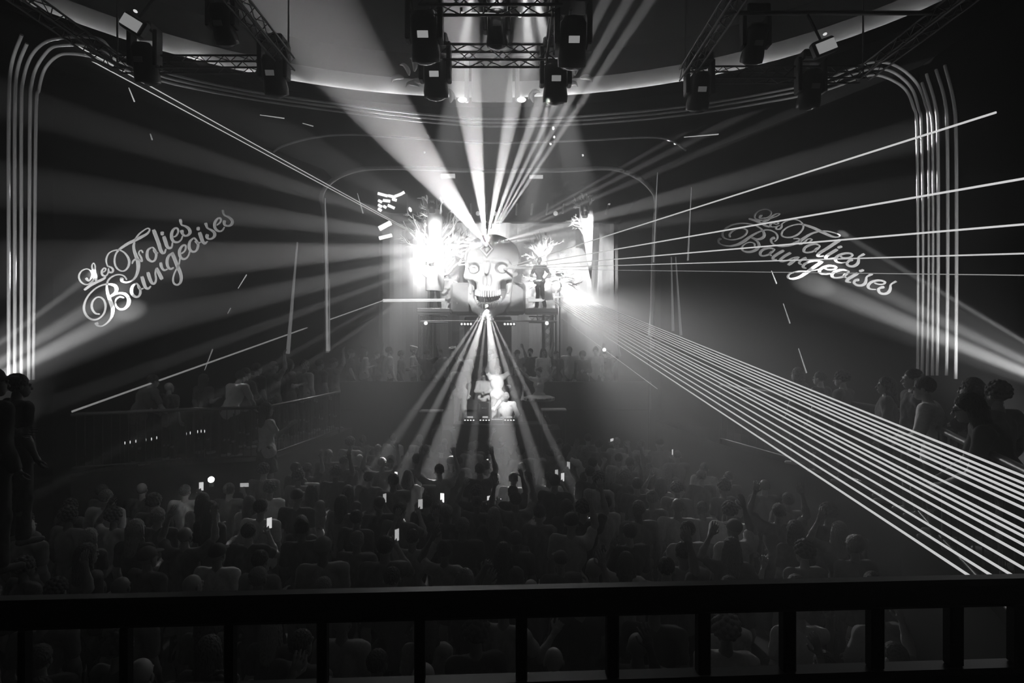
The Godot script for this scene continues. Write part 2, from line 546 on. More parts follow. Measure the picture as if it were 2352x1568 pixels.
func hall() -> void:
	var black := matt(0.0025)
	var dark := grey(0.012, 0.75)
	struct("floor", S().box(Vector3(-0.45, -0.1, -10), Vector3(16.4, 0.2, 27), 0.0).mesh(), grey(0.012, 0.6))
	struct("wall_left", S().box(Vector3(LEFT_WALL - 0.15, 5.2, -3.3), Vector3(0.3, 11, 13), 0.0).mesh(), black)
	struct("wall_right", S().box(Vector3(RIGHT_WALL + 0.15, 5.2, -3.3), Vector3(0.3, 11, 13), 0.0).mesh(), black)
	struct("wall_left_stage", S().slab(PackedVector2Array([Vector2(-7.95, -9.8), Vector2(-5.2, -15.6), Vector2(-5.4, -23), Vector2(-5.8, -23), Vector2(-5.6, -15.6), Vector2(-8.3, -9.9)]), 0, 9.2).mesh(), black)
	struct("wall_right_stage", S().slab(PackedVector2Array([Vector2(7.05, -9.8), Vector2(4.1, -15.6), Vector2(4.3, -23), Vector2(4.7, -23), Vector2(4.5, -15.6), Vector2(7.4, -9.9)]), 0, 9.2).mesh(), black)
	struct("wall_back", S().box(Vector3(-0.5, 4.6, -23.1), Vector3(11, 9.4, 0.3), 0.0).mesh(), grey(0.4))
	struct("wall_rear", S().box(Vector3(-0.45, 5.2, 3.3), Vector3(16.4, 11, 0.3), 0.0).mesh(), black)
	# ceiling with an oval opening, and the drum and dome over it
	var oc := Vector2(-0.45, -6.2)
	var orad := Vector2(7.25, 5.3)
	var ring := S()
	var drum := S()
	var cap := S()
	var cove := S()
	var n := 72
	var lo := Vector2(-8.35, -23.2)
	var hi := Vector2(7.5, 3.4)
	for k in n:
		var e := []
		var o := []
		for q in 2:
			var a: float = TAU * (k + q) / n
			var d := Vector2(cos(a), sin(a))
			e.append(oc + d * orad)
			var t := INF
			if d.x > 1e-6: t = minf(t, (hi.x - oc.x) / d.x)
			if d.x < -1e-6: t = minf(t, (lo.x - oc.x) / d.x)
			if d.y > 1e-6: t = minf(t, (hi.y - oc.y) / d.y)
			if d.y < -1e-6: t = minf(t, (lo.y - oc.y) / d.y)
			o.append(oc + d * t)
		for y in [CEILING, CEILING + 0.2]:
			ring.quad(Vector3(e[0].x, y, e[0].y), Vector3(o[0].x, y, o[0].y), Vector3(o[1].x, y, o[1].y), Vector3(e[1].x, y, e[1].y))
		ring.quad(Vector3(e[0].x, CEILING, e[0].y), Vector3(e[1].x, CEILING, e[1].y), Vector3(e[1].x, CEILING + 0.2, e[1].y), Vector3(e[0].x, CEILING + 0.2, e[0].y))
		var out := 1.03
		var rows := [[out, CEILING + 0.2], [out, CEILING + 0.6], [out * 0.995, CEILING + 1.1], [0.96, CEILING + 1.35]]
		for r in 3:
			var p := []
			for q in 2:
				for s in 2:
					var w: Vector2 = oc + (e[q] - oc) * rows[r + s][0]
					p.append(Vector3(w.x, rows[r + s][1], w.y))
			(cove if r == 0 else drum).quad(p[0], p[2], p[3], p[1])
		var rows2 := [[0.96, 1.35], [0.85, 1.75], [0.6, 2.1], [0.3, 2.25], [0.0, 2.3]]
		for r in 4:
			var p := []
			for q in 2:
				for s in 2:
					var w: Vector2 = oc + (e[q] - oc) * rows2[r + s][0]
					p.append(Vector3(w.x, CEILING + rows2[r + s][1], w.y))
			cap.quad(p[0], p[2], p[3], p[1])
	struct("ceiling", ring.mesh(), black)
	struct("ceiling_cove", cove.mesh(), grey(0.5, 0.8))  # pale band under a dark drum: the upward fade of light put into colour
	struct("ceiling_drum", drum.mesh(), matt(0.012))
	struct("ceiling_dome", cap.mesh(), matt(0.01))
	# lit cove strip along the far half of the oval, behind its lip
	var segs := 14
	for k in segs:
		var pts := []
		for j in 4:
			var a := lerpf(PI * 1.135, PI * 1.865, (k + j / 3.0 * 0.97) / segs)
			pts.append(Vector3(oc.x + cos(a) * orad.x * 1.02, CEILING + 0.216, oc.y + sin(a) * orad.y * 1.02))
		var o := thing("cove_light", "short lit strip, %s from the left along the oval ceiling edge" % NTH[k], "light strip", Vector3.ZERO, "strips lighting the oval ceiling edge")
		part("light_strip", S().tube(pts, [0.015], 6).mesh(), lit(18.0 if absf(k - 6.5) < 4 else 9.0), o)
		if k in [2, 5, 8, 11]: glow(pts[1] + Vector3(0, 0.03, 0.1), 0.03, 0.02)
	# ribs that rise up the side walls, bend over and follow the oval
	var ribs := [
		[[76, 872], [79, 600], [83, 255], [89, 207], [102, 160], [128, 131], [160, 123], [223, 133], [287, 160], [446, 203], [733, 250], [1125, 290], [1500, 272], [1830, 222], [1960, 185], [2003, 172], [2043, 181], [2080, 206], [2098, 246], [2106, 300], [2109, 600], [2108, 862]],
		[[66, 872], [67, 600], [69, 255], [73, 191], [86, 150], [115, 112], [143, 104], [191, 104], [239, 118], [287, 147], [446, 193], [733, 241], [1125, 281], [1500, 262], [1830, 210], [1960, 170], [2005, 157], [2050, 165], [2092, 200], [2110, 250], [2117, 300], [2121, 600], [2118, 862]],
		[[49, 872], [49, 600], [49, 255], [54, 180], [72, 128], [105, 96], [150, 86], [195, 84], [235, 93], [280, 128], [446, 184], [733, 233], [1125, 273], [1500, 253], [1830, 200], [1960, 156], [2010, 142], [2060, 152], [2105, 190], [2126, 240], [2133, 300], [2134, 600], [2130, 862]],
		[[34, 872], [34, 600], [34, 260], [40, 160], [62, 100]], [[20, 872], [20, 600], [20, 260], [26, 150], [50, 80]],
		[[2142, 862], [2144, 600], [2143, 320], [2136, 250], [2118, 190]], [[2153, 862], [2155, 600], [2154, 320], [2148, 240], [2128, 170]],
		[[2174, 862], [2177, 600], [2176, 320], [2170, 230], [2150, 160]], [[2195, 870], [2197, 600], [2196, 320], [2190, 230], [2170, 150]]]
	var names := ["lowest", "second lowest", "third lowest", "fourth left", "outermost left", "fourth right", "fifth right", "sixth right", "outermost right"]
	for k in ribs.size():
		var pts := []
		for p in ribs[k]:
			pts.append(on_shell(p[0], p[1]))
		var o := struct("trim_%d" % (k + 1), S().tube(curve(pts, 5), [0.024], 8).mesh(), grey(0.6, 0.45))
		o.set_meta("label", "pale rounded rib up the side wall, %s of the set" % names[k])
	var line := []
	for p in [[625, 352], [650, 335], [720, 316], [800, 309], [900, 314], [1125, 328], [1350, 322], [1480, 315], [1540, 322], [1575, 345]]:
		line.append(px(p[0], p[1], (CEILING - EYE - 0.04) * FOCAL / (784.0 - p[1])))
	struct("trim_10", S().tube(curve(line, 5), [0.025], 8).mesh(), grey(0.7, 0.5), "thin curved pale rib across the ceiling before the stage arch")
	var arch := []
	for p in [[751, 810], [749, 640], [746, 500], [738, 455], [752, 425], [790, 400], [850, 386], [960, 386], [1125, 392], [1300, 390], [1400, 386], [1455, 402], [1490, 428], [1507, 460], [1504, 520], [1500, 640], [1498, 800]]:
		arch.append(px(p[0], p[1], 15.35))
	struct("trim_11", S().tube(curve(arch, 5), [0.06], 8).mesh(), grey(0.45, 0.5), "pale rounded stage arch with curved upper corners")
	# galleries, stages and the viewer's balcony
	struct("floor_left_gallery", S().slab(PackedVector2Array([Vector2(-7.94, -10.0), Vector2(-6.1, -10.8), Vector2(-4.8, -11.2), Vector2(-4.35, -15.4), Vector2(-5.25, -15.4)]), 0.0, 1.75).mesh(), dark)
	struct("floor_near_left_gallery", S().slab(PackedVector2Array([Vector2(-7.94, 3), Vector2(-2.9, 3), Vector2(-2.9, -1.2), Vector2(-4.2, -4.2), Vector2(-6.0, -6.2), Vector2(-7.94, -6.6)]), 0.0, 2.1).mesh(), black)
	struct("floor_right_gallery", S().slab(PackedVector2Array([Vector2(7.04, 3), Vector2(2.75, 3), Vector2(2.75, -1.2), Vector2(3.52, -3.8), Vector2(4.42, -5.82), Vector2(5.16, -7.5), Vector2(4.95, -9.5), Vector2(4.35, -12), Vector2(3.9, -15.4), Vector2(4.1, -15.55), Vector2(7.04, -9.8)]), 0.0, 1.95).mesh(), black)
	struct("floor_rear_tier", S().box(Vector3(-0.55, 1.05, -19.6), Vector3(9.3, 2.1, 5.6), 0.02).mesh(), dark)
	struct("wall_rear_tier", S().box(Vector3(-0.55, 2.5, -16.72), Vector3(9.3, 0.85, 0.12), 0.02).mesh(), dark)
	struct("floor_gallery_step", S().box(Vector3(-4.55, 0.5, -10.75), Vector3(0.9, 1.0, 0.8), 0.02).mesh(), dark)
	struct("floor_stage", S().box(Vector3(-0.45, 0.5, -15.75), Vector3(4.6, 1.0, 2.1), 0.02).mesh(), grey(0.04))
	struct("floor_balcony", S().box(Vector3(-0.2, 2.35, 0.9), Vector3(6.2, 0.2, 4.6), 0.0).mesh(), black)

func railings() -> void:
	# the railing in front of the camera: broad cap, flat balusters, foot rail on a parapet
	var steel := grey(0.006, 0.4)
	var r := thing("balcony_railing", "black metal railing across the foreground with broad flat cap", "railing")
	var a := px(-330, 1388, 1.30)
	var b := px(2680, 1308, 1.46)
	var along := (b - a).normalized()
	var yaw := Basis(Vector3.UP, atan2(-along.z, along.x))
	var mid := (a + b) / 2.0
	var ln := a.distance_to(b)
	part("cap", S().block(Transform3D(yaw, mid + Vector3(0, -0.035, 0)), Vector3(ln, 0.07, 0.05), 0.012).mesh(), steel, r)
	for x in [20, 235, 460, 663, 880, 1110, 1320, 1533, 1735, 1947, 2140, 2300]:
		var t: float = (x + 330.0) / 3010.0
		var p := a.lerp(b, t)
		part("baluster", S().block(Transform3D(yaw, p + Vector3(0, -0.145, 0)), Vector3(0.014 + 0.028 * t, 0.16, 0.03), 0.004).mesh(), steel, r)
	part("foot_rail", S().block(Transform3D(yaw, mid + Vector3(0, -0.245, 0)), Vector3(ln, 0.05, 0.06), 0.01).mesh(), steel, r)
	part("parapet", S().block(Transform3D(yaw, mid + Vector3(0, -0.66, 0)), Vector3(ln, 0.79, 0.08), 0.01).mesh(), steel, r)
	gallery_rail("slim dark rail with thin pickets along the left gallery", [Vector3(-7.9, 1.75, -10.05), Vector3(-6.1, 1.75, -10.85), Vector3(-4.85, 1.75, -11.2), Vector3(-4.45, 1.75, -14.6)], 1.05, 0.13)
	gallery_rail("dark ledge rail of the right gallery running toward the viewer", [Vector3(2.95, 1.95, -2.2), Vector3(3.58, 1.95, -3.82), Vector3(4.46, 1.95, -5.84), Vector3(5.2, 1.95, -7.45), Vector3(5.02, 1.95, -9.5), Vector3(4.42, 1.95, -12.0)], 1.22, 0.22)
	gallery_rail("black rail of the near left gallery in deep shadow", [Vector3(-3.1, 2.1, -1.5), Vector3(-4.35, 2.1, -4.2), Vector3(-6.05, 2.1, -6.05), Vector3(-7.9, 2.1, -6.45)], 1.0, 0.2)

func gallery_rail(label: String, pts: Array, high: float, gap: float) -> void:
	var r := thing("gallery_rail", label, "railing", pts[0])
	var top := []
	var foot := []
	var o: Vector3 = pts[0]
	for p in pts:
		top.append(p - o + Vector3(0, high, 0))
		foot.append(p - o + Vector3(0, 0.1, 0))
	part("handrail", S().tube(top, [0.035], 8).mesh(), grey(0.06, 0.35), r)
	part("foot_rail", S().tube(foot, [0.02], 6).mesh(), grey(0.04, 0.4), r)
	var pick := S().tube([Vector3(0, 0.1, 0), Vector3(0, high - 0.02, 0)], [0.009], 6).mesh()
	var post := S().tube([Vector3(0, 0.0, 0), Vector3(0, high - 0.02, 0)], [0.025], 8).mesh()
	for k in pts.size():
		part("post", post, grey(0.05, 0.4), r).position = pts[k] - o
		if k == 0: continue
		var ln: float = pts[k - 1].distance_to(pts[k])
		var n := int(ln / gap)
		for j in range(1, n):
			part("picket", pick, grey(0.05, 0.3), r).position = (pts[k - 1] as Vector3).lerp(pts[k], float(j) / n) - o

# ------------------------------------------------------------------ projected lettering, painted as pale raised letters on the side walls: each stroke a list of x, y, width as traced

func lettering() -> void:
	# sheet 0 starts at pixel (160, 540), sheet 1 at (320, 470); 7.129 sheet units to a pixel
	var letters := [
		["L", 0, [[270, 710, 44], [310, 745, 30], [350, 700, 22], [365, 640, 20], [340, 580, 18], [275, 552, 18], [200, 578, 22], [155, 640, 26], [152, 705, 26], [190, 770, 24], [260, 808, 20], [340, 785, 20], [398, 720, 20]],
			[[430, 745, 34], [425, 660, 36], [385, 590, 34], [362, 520, 24], [370, 475, 20], [390, 458, 18], [412, 495, 18], [415, 560, 20], [408, 640, 22], [375, 740, 20], [300, 800, 18]], [[245, 890, 40], [330, 825, 44], [430, 770, 44], [530, 725, 40], [580, 690, 30]]],
		["e", 0, [[540, 605, 22], [578, 582, 20], [586, 548, 22], [556, 542, 24], [526, 575, 28], [521, 620, 32], [545, 660, 30], [592, 662, 24], [625, 615, 20], [634, 545, 18]]],
		["s", 0, [[620, 508, 22], [680, 530, 26], [708, 568, 32], [688, 608, 30], [645, 604, 26], [640, 585, 26]]],
		["F", 0, [[622, 515, 16], [600, 450, 20], [597, 390, 24], [627, 310, 22], [690, 262, 20], [790, 242, 20], [880, 275, 22], [945, 350, 30], [972, 430, 36], [958, 510, 32], [910, 570, 26], [850, 588, 22], [780, 550, 24], [740, 480, 26], [732, 400, 26], [752, 310, 26], [800, 242, 34], [880, 182, 44], [960, 132, 48], [1070, 80, 50], [1180, 24, 46], [1270, -30, 36], [1304, -80, 24], [1298, -106, 20], [1260, -110, 20], [1190, -66, 22], [1120, -5, 26], [1070, 70, 30]],
			[[1055, 120, 32], [1045, 190, 38], [1060, 270, 46], [1090, 350, 56], [1115, 430, 62], [1120, 520, 58], [1108, 600, 48], [1070, 690, 36], [1000, 750, 26], [920, 772, 26], [856, 752, 36], [850, 715, 66]], [[1020, 462, 22], [1042, 415, 28], [1095, 388, 26], [1178, 425, 34], [1160, 350, 26], [1130, 300, 22], [1142, 258, 20], [1175, 250, 20], [1195, 285, 22]]],
		["o", 0, [[1330, 202, 24], [1280, 240, 36], [1264, 320, 46], [1282, 390, 44], [1340, 430, 34], [1390, 408, 32], [1413, 340, 36], [1403, 260, 30], [1365, 207, 24], [1330, 202, 24]], [[1368, 240, 22], [1395, 282, 28], [1440, 290, 22]]],
		["l", 1, [[235, 425, 60], [275, 530, 58], [315, 640, 56], [345, 740, 54], [378, 788, 44], [410, 785, 30], [432, 730, 24]]],
		["i", 1, [[402, 530, 56], [428, 610, 56], [450, 675, 52], [485, 712, 40], [528, 690, 28], [540, 620, 22]], [[367, 470, 66], [377, 470, 66]]],
		["e", 1, [[548, 530, 24], [600, 508, 26], [636, 440, 28], [618, 388, 28], [570, 392, 34], [532, 450, 44], [524, 530, 48], [555, 596, 42], [620, 615, 32], [680, 575, 24], [704, 515, 20]]],
		["s", 1, [[668, 250, 44], [676, 280, 40], [690, 330, 24], [750, 352, 32], [808, 392, 46], [828, 450, 50], [795, 498, 38], [740, 508, 30], [702, 470, 40], [694, 432, 62]]],
		["B", 0, [[480, 1290, 26], [420, 1280, 28], [372, 1220, 32], [358, 1150, 34], [382, 1070, 28], [440, 1018, 24], [500, 1016, 24], [558, 1065, 28], [585, 1150, 32], [576, 1230, 28], [540, 1305, 26], [470, 1366, 26], [390, 1384, 28], [312, 1355, 32], [255, 1290, 36], [230, 1200, 36], [243, 1110, 32], [282, 1020, 28], [350, 932, 26], [450, 852, 24], [560, 808, 26], [660, 802, 34], [738, 828, 46], [764, 880, 56], [745, 940, 40], [676, 990, 28]],
			[[930, 722, 20], [890, 672, 22], [830, 648, 22], [750, 652, 24], [670, 692, 26], [622, 750, 28], [604, 830, 30], [614, 930, 40], [642, 1030, 52], [680, 1120, 62], [702, 1210, 60], [690, 1310, 44], [650, 1390, 30], [590, 1450, 24], [520, 1488, 24], [455, 1480, 30], [435, 1447, 66]],
			[[676, 1000, 28], [750, 962, 28], [830, 948, 32], [908, 968, 44], [955, 1022, 54], [966, 1090, 56], [942, 1156, 44], [885, 1205, 30], [820, 1212, 26], [764, 1170, 24], [744, 1100, 24], [764, 1040, 22], [820, 1008, 22], [880, 1024, 20]]],
		["o", 0, [[1080, 792, 26], [1032, 830, 38], [1008, 910, 48], [1032, 978, 44], [1090, 1010, 34], [1138, 986, 34], [1156, 920, 36], [1138, 850, 30], [1100, 795, 26], [1080, 792, 26]], [[1110, 838, 22], [1146, 880, 28], [1200, 872, 22]]],
		["u", 0, [[1185, 690, 56], [1213, 790, 54], [1242, 856, 46], [1282, 874, 34], [1320, 838, 26]], [[1282, 620, 54], [1310, 715, 52], [1348, 784, 44], [1390, 786, 34], [1412, 720, 28], [1400, 620, 24], [1418, 545, 28]]],
		["r", 0, [[1424, 545, 44], [1462, 625, 56], [1504, 708, 58]], [[1490, 460, 48], [1502, 520, 42], [1540, 572, 32], [1592, 556, 24]]],
		["g", 1, [[545, 800, 30], [482, 832, 38], [450, 920, 46], [466, 1015, 42], [512, 1052, 34], [552, 1030, 28]], [[538, 792, 50], [580, 900, 56], [620, 1000, 56], [660, 1090, 54], [684, 1180, 48], [672, 1268, 36], [618, 1312, 30], [564, 1286, 28], [550, 1220, 26], [572, 1120, 24], [620, 1030, 22], [650, 950, 22], [662, 885, 22]]],
		["e", 1, [[680, 800, 24], [738, 760, 26], [760, 692, 28], [738, 660, 28], [692, 684, 36], [656, 750, 46], [660, 830, 46], [692, 880, 40], [750, 884, 32], [798, 838, 26], [820, 770, 22]]],
		["o", 1, [[880, 548, 26], [828, 600, 38], [812, 680, 46], [834, 748, 42], [890, 770, 34], [938, 738, 34], [960, 660, 36], [938, 592, 30], [900, 548, 26], [880, 548, 26]], [[910, 598, 22], [950, 632, 28], [1000, 612, 22]]],
		["i", 1, [[988, 465, 56], [1012, 540, 56], [1034, 600, 52], [1070, 634, 40], [1108, 602, 26]], [[956, 392, 64], [966, 392, 64]]],
		["s", 1, [[1086, 308, 48], [1094, 335, 40], [1112, 382, 24], [1170, 412, 32], [1220, 450, 44], [1232, 500, 46], [1198, 546, 36], [1140, 562, 30], [1104, 535, 40], [1110, 500, 58]]],
		["e", 1, [[1270, 332, 24], [1320, 290, 26], [1336, 242, 26], [1308, 215, 28], [1262, 244, 36], [1230, 310, 44], [1240, 386, 42], [1292, 432, 34], [1350, 424, 26], [1388, 370, 22]]],
		["s", 1, [[1362, 95, 36], [1370, 125, 32], [1392, 172, 22], [1460, 204, 32], [1514, 252, 44], [1516, 308, 44], [1468, 346, 34], [1402, 336, 32], [1388, 300, 44], [1390, 272, 54]]]]
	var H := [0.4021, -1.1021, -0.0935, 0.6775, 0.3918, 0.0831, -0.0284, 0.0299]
	var paint := grey(0.26, 0.9)  # the projected light put into the colour of pale letters
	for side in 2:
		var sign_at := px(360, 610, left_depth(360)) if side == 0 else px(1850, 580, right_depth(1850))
		var o := thing("painted_light_script", "two lines of projected script done in pale paint, slanting %s" % ("up along the left side wall" if side == 0 else "down along the right side wall"), "lettering", sign_at, "projected script painted on the side walls")
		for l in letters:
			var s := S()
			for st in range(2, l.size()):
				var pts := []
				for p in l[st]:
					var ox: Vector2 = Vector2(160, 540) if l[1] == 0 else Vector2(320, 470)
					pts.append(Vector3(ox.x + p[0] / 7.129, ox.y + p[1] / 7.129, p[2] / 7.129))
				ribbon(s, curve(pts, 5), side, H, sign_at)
			part("painted_letter", s.mesh(), paint, o)

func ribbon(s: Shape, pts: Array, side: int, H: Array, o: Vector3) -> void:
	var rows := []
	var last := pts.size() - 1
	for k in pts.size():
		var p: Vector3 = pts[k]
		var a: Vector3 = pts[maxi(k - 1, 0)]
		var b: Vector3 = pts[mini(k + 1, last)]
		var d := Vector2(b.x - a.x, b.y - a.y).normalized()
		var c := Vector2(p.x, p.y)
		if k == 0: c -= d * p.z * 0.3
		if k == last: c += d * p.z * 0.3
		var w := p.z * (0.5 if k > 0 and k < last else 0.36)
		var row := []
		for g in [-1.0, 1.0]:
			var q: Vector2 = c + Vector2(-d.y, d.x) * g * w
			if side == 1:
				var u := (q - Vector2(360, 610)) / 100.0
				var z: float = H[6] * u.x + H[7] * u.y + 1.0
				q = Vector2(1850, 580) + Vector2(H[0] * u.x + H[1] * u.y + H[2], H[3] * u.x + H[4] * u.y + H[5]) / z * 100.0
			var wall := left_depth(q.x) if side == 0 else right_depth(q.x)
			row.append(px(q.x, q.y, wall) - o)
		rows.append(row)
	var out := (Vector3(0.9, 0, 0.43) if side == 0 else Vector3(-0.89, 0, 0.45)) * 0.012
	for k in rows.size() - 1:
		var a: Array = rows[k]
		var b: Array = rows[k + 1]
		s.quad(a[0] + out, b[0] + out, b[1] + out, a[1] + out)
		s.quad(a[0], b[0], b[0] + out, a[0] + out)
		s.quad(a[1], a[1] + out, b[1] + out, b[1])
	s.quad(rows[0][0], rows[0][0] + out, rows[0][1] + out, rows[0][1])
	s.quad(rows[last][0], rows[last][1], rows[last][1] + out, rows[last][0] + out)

# ------------------------------------------------------------------ lasers: glowing tubes modelled in place of light beams in the haze

func laser(a: Vector3, b: Vector3, label: String, group: String, bright := 1.6, r := 0.010, r0 := -1.0) -> void:
	var o := thing("laser_glow_tube", label, "laser beam", a, group)
	part("glowing_tube", S().tube([Vector3.ZERO, b - a], [r if r0 < 0.0 else r0, r], 6).mesh(), lit(bright), o)

func lasers() -> void:
	var ends := [[2234, 1327], [2304, 1338], [2352, 1337], [2352, 1305], [2352, 1274], [2352, 1251], [2352, 1232], [2352, 1218], [2352, 1195], [2352, 1167], [2352, 1150], [2352, 1137], [2352, 1123], [2352, 1110], [2352, 1094]]
	for k in ends.size():
		var a := px(1266 + k * 6.4, 690, 19.0)
		var b := px(ends[k][0], ends[k][1], 1.75)
		if k > 1: b += (b - a) * 0.012
		laser(a, b, "%s glowing laser tube from the bottom of the broad fan on the right" % NTH[k], "fan of laser lines on the right", 0.6, 0.0046, 0.0065)
	var e := px(1156, 617, 18.3)
	var far := [[2288, 258, 5.6, 0.8, 0.011], [2352, 410, 5.2, 0.85, 0.011], [2352, 515, 5.2, 0.85, 0.010], [2352, 582, 5.2, 0.75, 0.008], [2352, 632, 5.2, 0.35, 0.005]]
	var which := ["topmost", "second", "middle", "fourth", "faint lowest"]
	for k in far.size():
		laser(e, px(far[k][0], far[k][1], far[k][2]), "%s glowing laser tube shooting right from the skull's eye" % which[k], "laser lines from the skull's eye", far[k][3], far[k][4])
	var e2 := px(1092, 612, 18.3)
	laser(e2, px(168, 100, 9.0), "upper glowing laser tube running up left to the wall corner", "laser lines to the upper left", 0.8, 0.010)
	laser(e2, px(128, 96, 9.2), "lower glowing laser tube running up left to the wall corner", "laser lines to the upper left", 0.8, 0.010)
	laser(px(880, 690, 18.5), px(165, 945, 9.6), "single glowing laser tube running down left over the gallery", "", 0.28, 0.017)
	laser(px(1290, 730, 18.8), px(1510, 893, 12.5), "thin glowing laser tube through the bright torch right of the stage", "", 0.5, 0.006)

# ------------------------------------------------------------------ the skull

func skull() -> void:
	var at := px(1124, 620, 18.9)
	var o := thing("skull", "giant white open-mouthed skull with a diamond on its forehead", "skull", at)
	o.rotation.y = -0.09
	var bone := grey(0.6, 0.5)
	var p := [
		["e", Vector3(0.02, 0.46, -0.45), Vector3(0.93, 0.8, 1.0)], ["e", Vector3(0, 0.42, 0.0), Vector3(0.74, 0.5, 0.52)], ["e", Vector3(0, -0.02, 0.2), Vector3(0.72, 0.36, 0.36)],
		["e", Vector3(0, -0.52, 0.26), Vector3(0.4, 0.36, 0.32)], ["e", Vector3(0, -0.72, 0.26), Vector3(0.41, 0.13, 0.32)]]
	for s in [-1.0, 1.0]:
		p.append_array([["c", Vector3(0.2 * s, 0.24, 0.52), Vector3(0.62 * s, 0.2, 0.34), 0.08, 0.09], ["c", Vector3(0.68 * s, -0.2, 0.2), Vector3(0.34 * s, -0.36, 0.42), 0.13, 0.12], ["c", Vector3(0.7 * s, 0.12, 0.2), Vector3(0.7 * s, -0.2, 0.2), 0.08, 0.11],
			["c", Vector3(0.72 * s, -0.22, 0.15), Vector3(0.86 * s, -0.1, -0.35), 0.09, 0.07], ["c", Vector3(0.15 * s, -0.3, 0.52), Vector3(0.2 * s, -0.62, 0.46), 0.05, 0.07], ["c", Vector3(0.66 * s, -0.3, -0.25), Vector3(0.6 * s, -0.62, -0.2), 0.12, 0.07]])
	p.append_array([["c", Vector3(0, 0.12, 0.58), Vector3(0, -0.16, 0.66), 0.1, 0.075]])
	for s in [-1.0, 1.0]:
		p.append_array([["e", Vector3(0.47 * s, 0.0, 0.55), Vector3(0.225, 0.19, 0.42), true], ["e", Vector3(0.075 * s, -0.4, 0.62), Vector3(0.085, 0.21, 0.26), true],
			["e", Vector3(0.93 * s, 0.05, 0.12), Vector3(0.13, 0.3, 0.3), true], ["e", Vector3(0.5 * s, -0.58, 0.4), Vector3(0.12, 0.2, 0.2), true]])
	p.append(["e", Vector3(0, -1.05, 0.0), Vector3(0.34, 0.3, 0.4), true])
	part("cranium", body(p, 0.03, 0.09).mesh(), bone, o)
	var j := []
	for s in [-1.0, 1.0]:
		j.append_array([["c", Vector3(0.68 * s, -0.5, -0.12), Vector3(0.6 * s, -1.05, 0.02), 0.09, 0.11], ["c", Vector3(0.6 * s, -1.05, 0.02), Vector3(0.42 * s, -1.33, 0.3), 0.11, 0.11], ["c", Vector3(0.42 * s, -1.33, 0.3), Vector3(0.14 * s, -1.5, 0.48), 0.11, 0.12],
			["c", Vector3(0.56 * s, -0.98, 0.1), Vector3(0.3 * s, -1.3, 0.42), 0.06, 0.07], ["c", Vector3(0.66 * s, -0.55, -0.05), Vector3(0.62 * s, -0.78, 0.12), 0.05, 0.03]])
	j.append_array([["c", Vector3(-0.14, -1.5, 0.48), Vector3(0.14, -1.5, 0.48), 0.12, 0.12], ["c", Vector3(-0.25, -1.36, 0.46), Vector3(0.25, -1.36, 0.46), 0.07, 0.07], ["e", Vector3(0, -1.56, 0.54), Vector3(0.16, 0.08, 0.08)]])
	part("jaw", body(j, 0.03, 0.08).mesh(), bone, o)
	part("palate", S().ball(Transform3D(Basis(), Vector3(0, -1.0, -0.12)), Vector3(0.44, 0.36, 0.16)).mesh(), grey(0.25, 0.7), o)
	for k in 14:
		var f := lerpf(-1.25, 1.25, k / 13.0)
		var c := Vector3(0.42 * sin(f), -0.84 + 0.07 * f * f * 0.4, 0.24 + 0.34 * cos(f))
		var big := 1.0 + 0.35 * cos(f * 2.0)
		part("tooth", body([["c", Vector3(0, 0.09, 0), Vector3(0, -0.06 * big, 0.0), 0.024, 0.036]], 0.014, 0.02).mesh(), grey(0.8, 0.3), o).transform = Transform3D(Basis(Vector3.UP, f * 0.7), c)
	for k in 14:
		var f := lerpf(-1.3, 1.3, k / 13.0)
		var c := Vector3(0.44 * sin(f), -1.25 + 0.17 * f * f, 0.12 + 0.42 * cos(f))
		part("tooth", body([["c", Vector3(0, -0.07, 0), Vector3(0, 0.05, 0.0), 0.026, 0.036]], 0.014, 0.02).mesh(), grey(0.8, 0.3), o).transform = Transform3D(Basis(Vector3.UP, f * 0.7), c)
	for s in [-1.0, 1.0]:
		var eye := part("eyeball", S().ball(Transform3D(Basis(), Vector3(0.47 * s, -0.01, 0.34)), Vector3.ONE * 0.15, 20, 14).mesh(), grey(0.8, 0.2), o)
		var iris := S().tube(_ring(Vector3(0.47 * s + 0.015, -0.01, 0.475), 0.06, 18), [0.008], 5, true)
		part("iris_ring", iris.mesh(), grey(0.35, 0.4), eye)
	# crystal on the forehead: a cut frame round the lens of the lamp
	var d := S()
	var out := [Vector3(0, 0.29, 0), Vector3(0.235, 0, 0), Vector3(0, -0.29, 0), Vector3(-0.235, 0, 0)]
	for k in 4:
		var a: Vector3 = out[k]
		var b: Vector3 = out[(k + 1) % 4]
		var f := Vector3(0, 0, 0.08)
		d.quad(a, b, b * 0.85 + f, a * 0.85 + f)
		d.quad(a * 0.85 + f, b * 0.85 + f, b * 0.62 + f * 0.6, a * 0.62 + f * 0.6)
	var fr := part("diamond_frame", d.mesh(), grey(0.85, 0.2), o)
	fr.position = Vector3(0, 0.6, 0.6)
	part("crystal", S().ball(Transform3D(Basis(), Vector3(0, 0.6, 0.58)), Vector3(0.12, 0.15, 0.08), 4, 2).mesh(), grey(0.85, 0.1), o)
	beam_lenses()
	var hair_lines := S()
	for k in 3:
		hair_lines.tube(_ring2(0.93 + 0.012 * k, 0.8, k), [0.008], 5)
	part("side_band", hair_lines.mesh(), grey(0.5, 0.3), o)

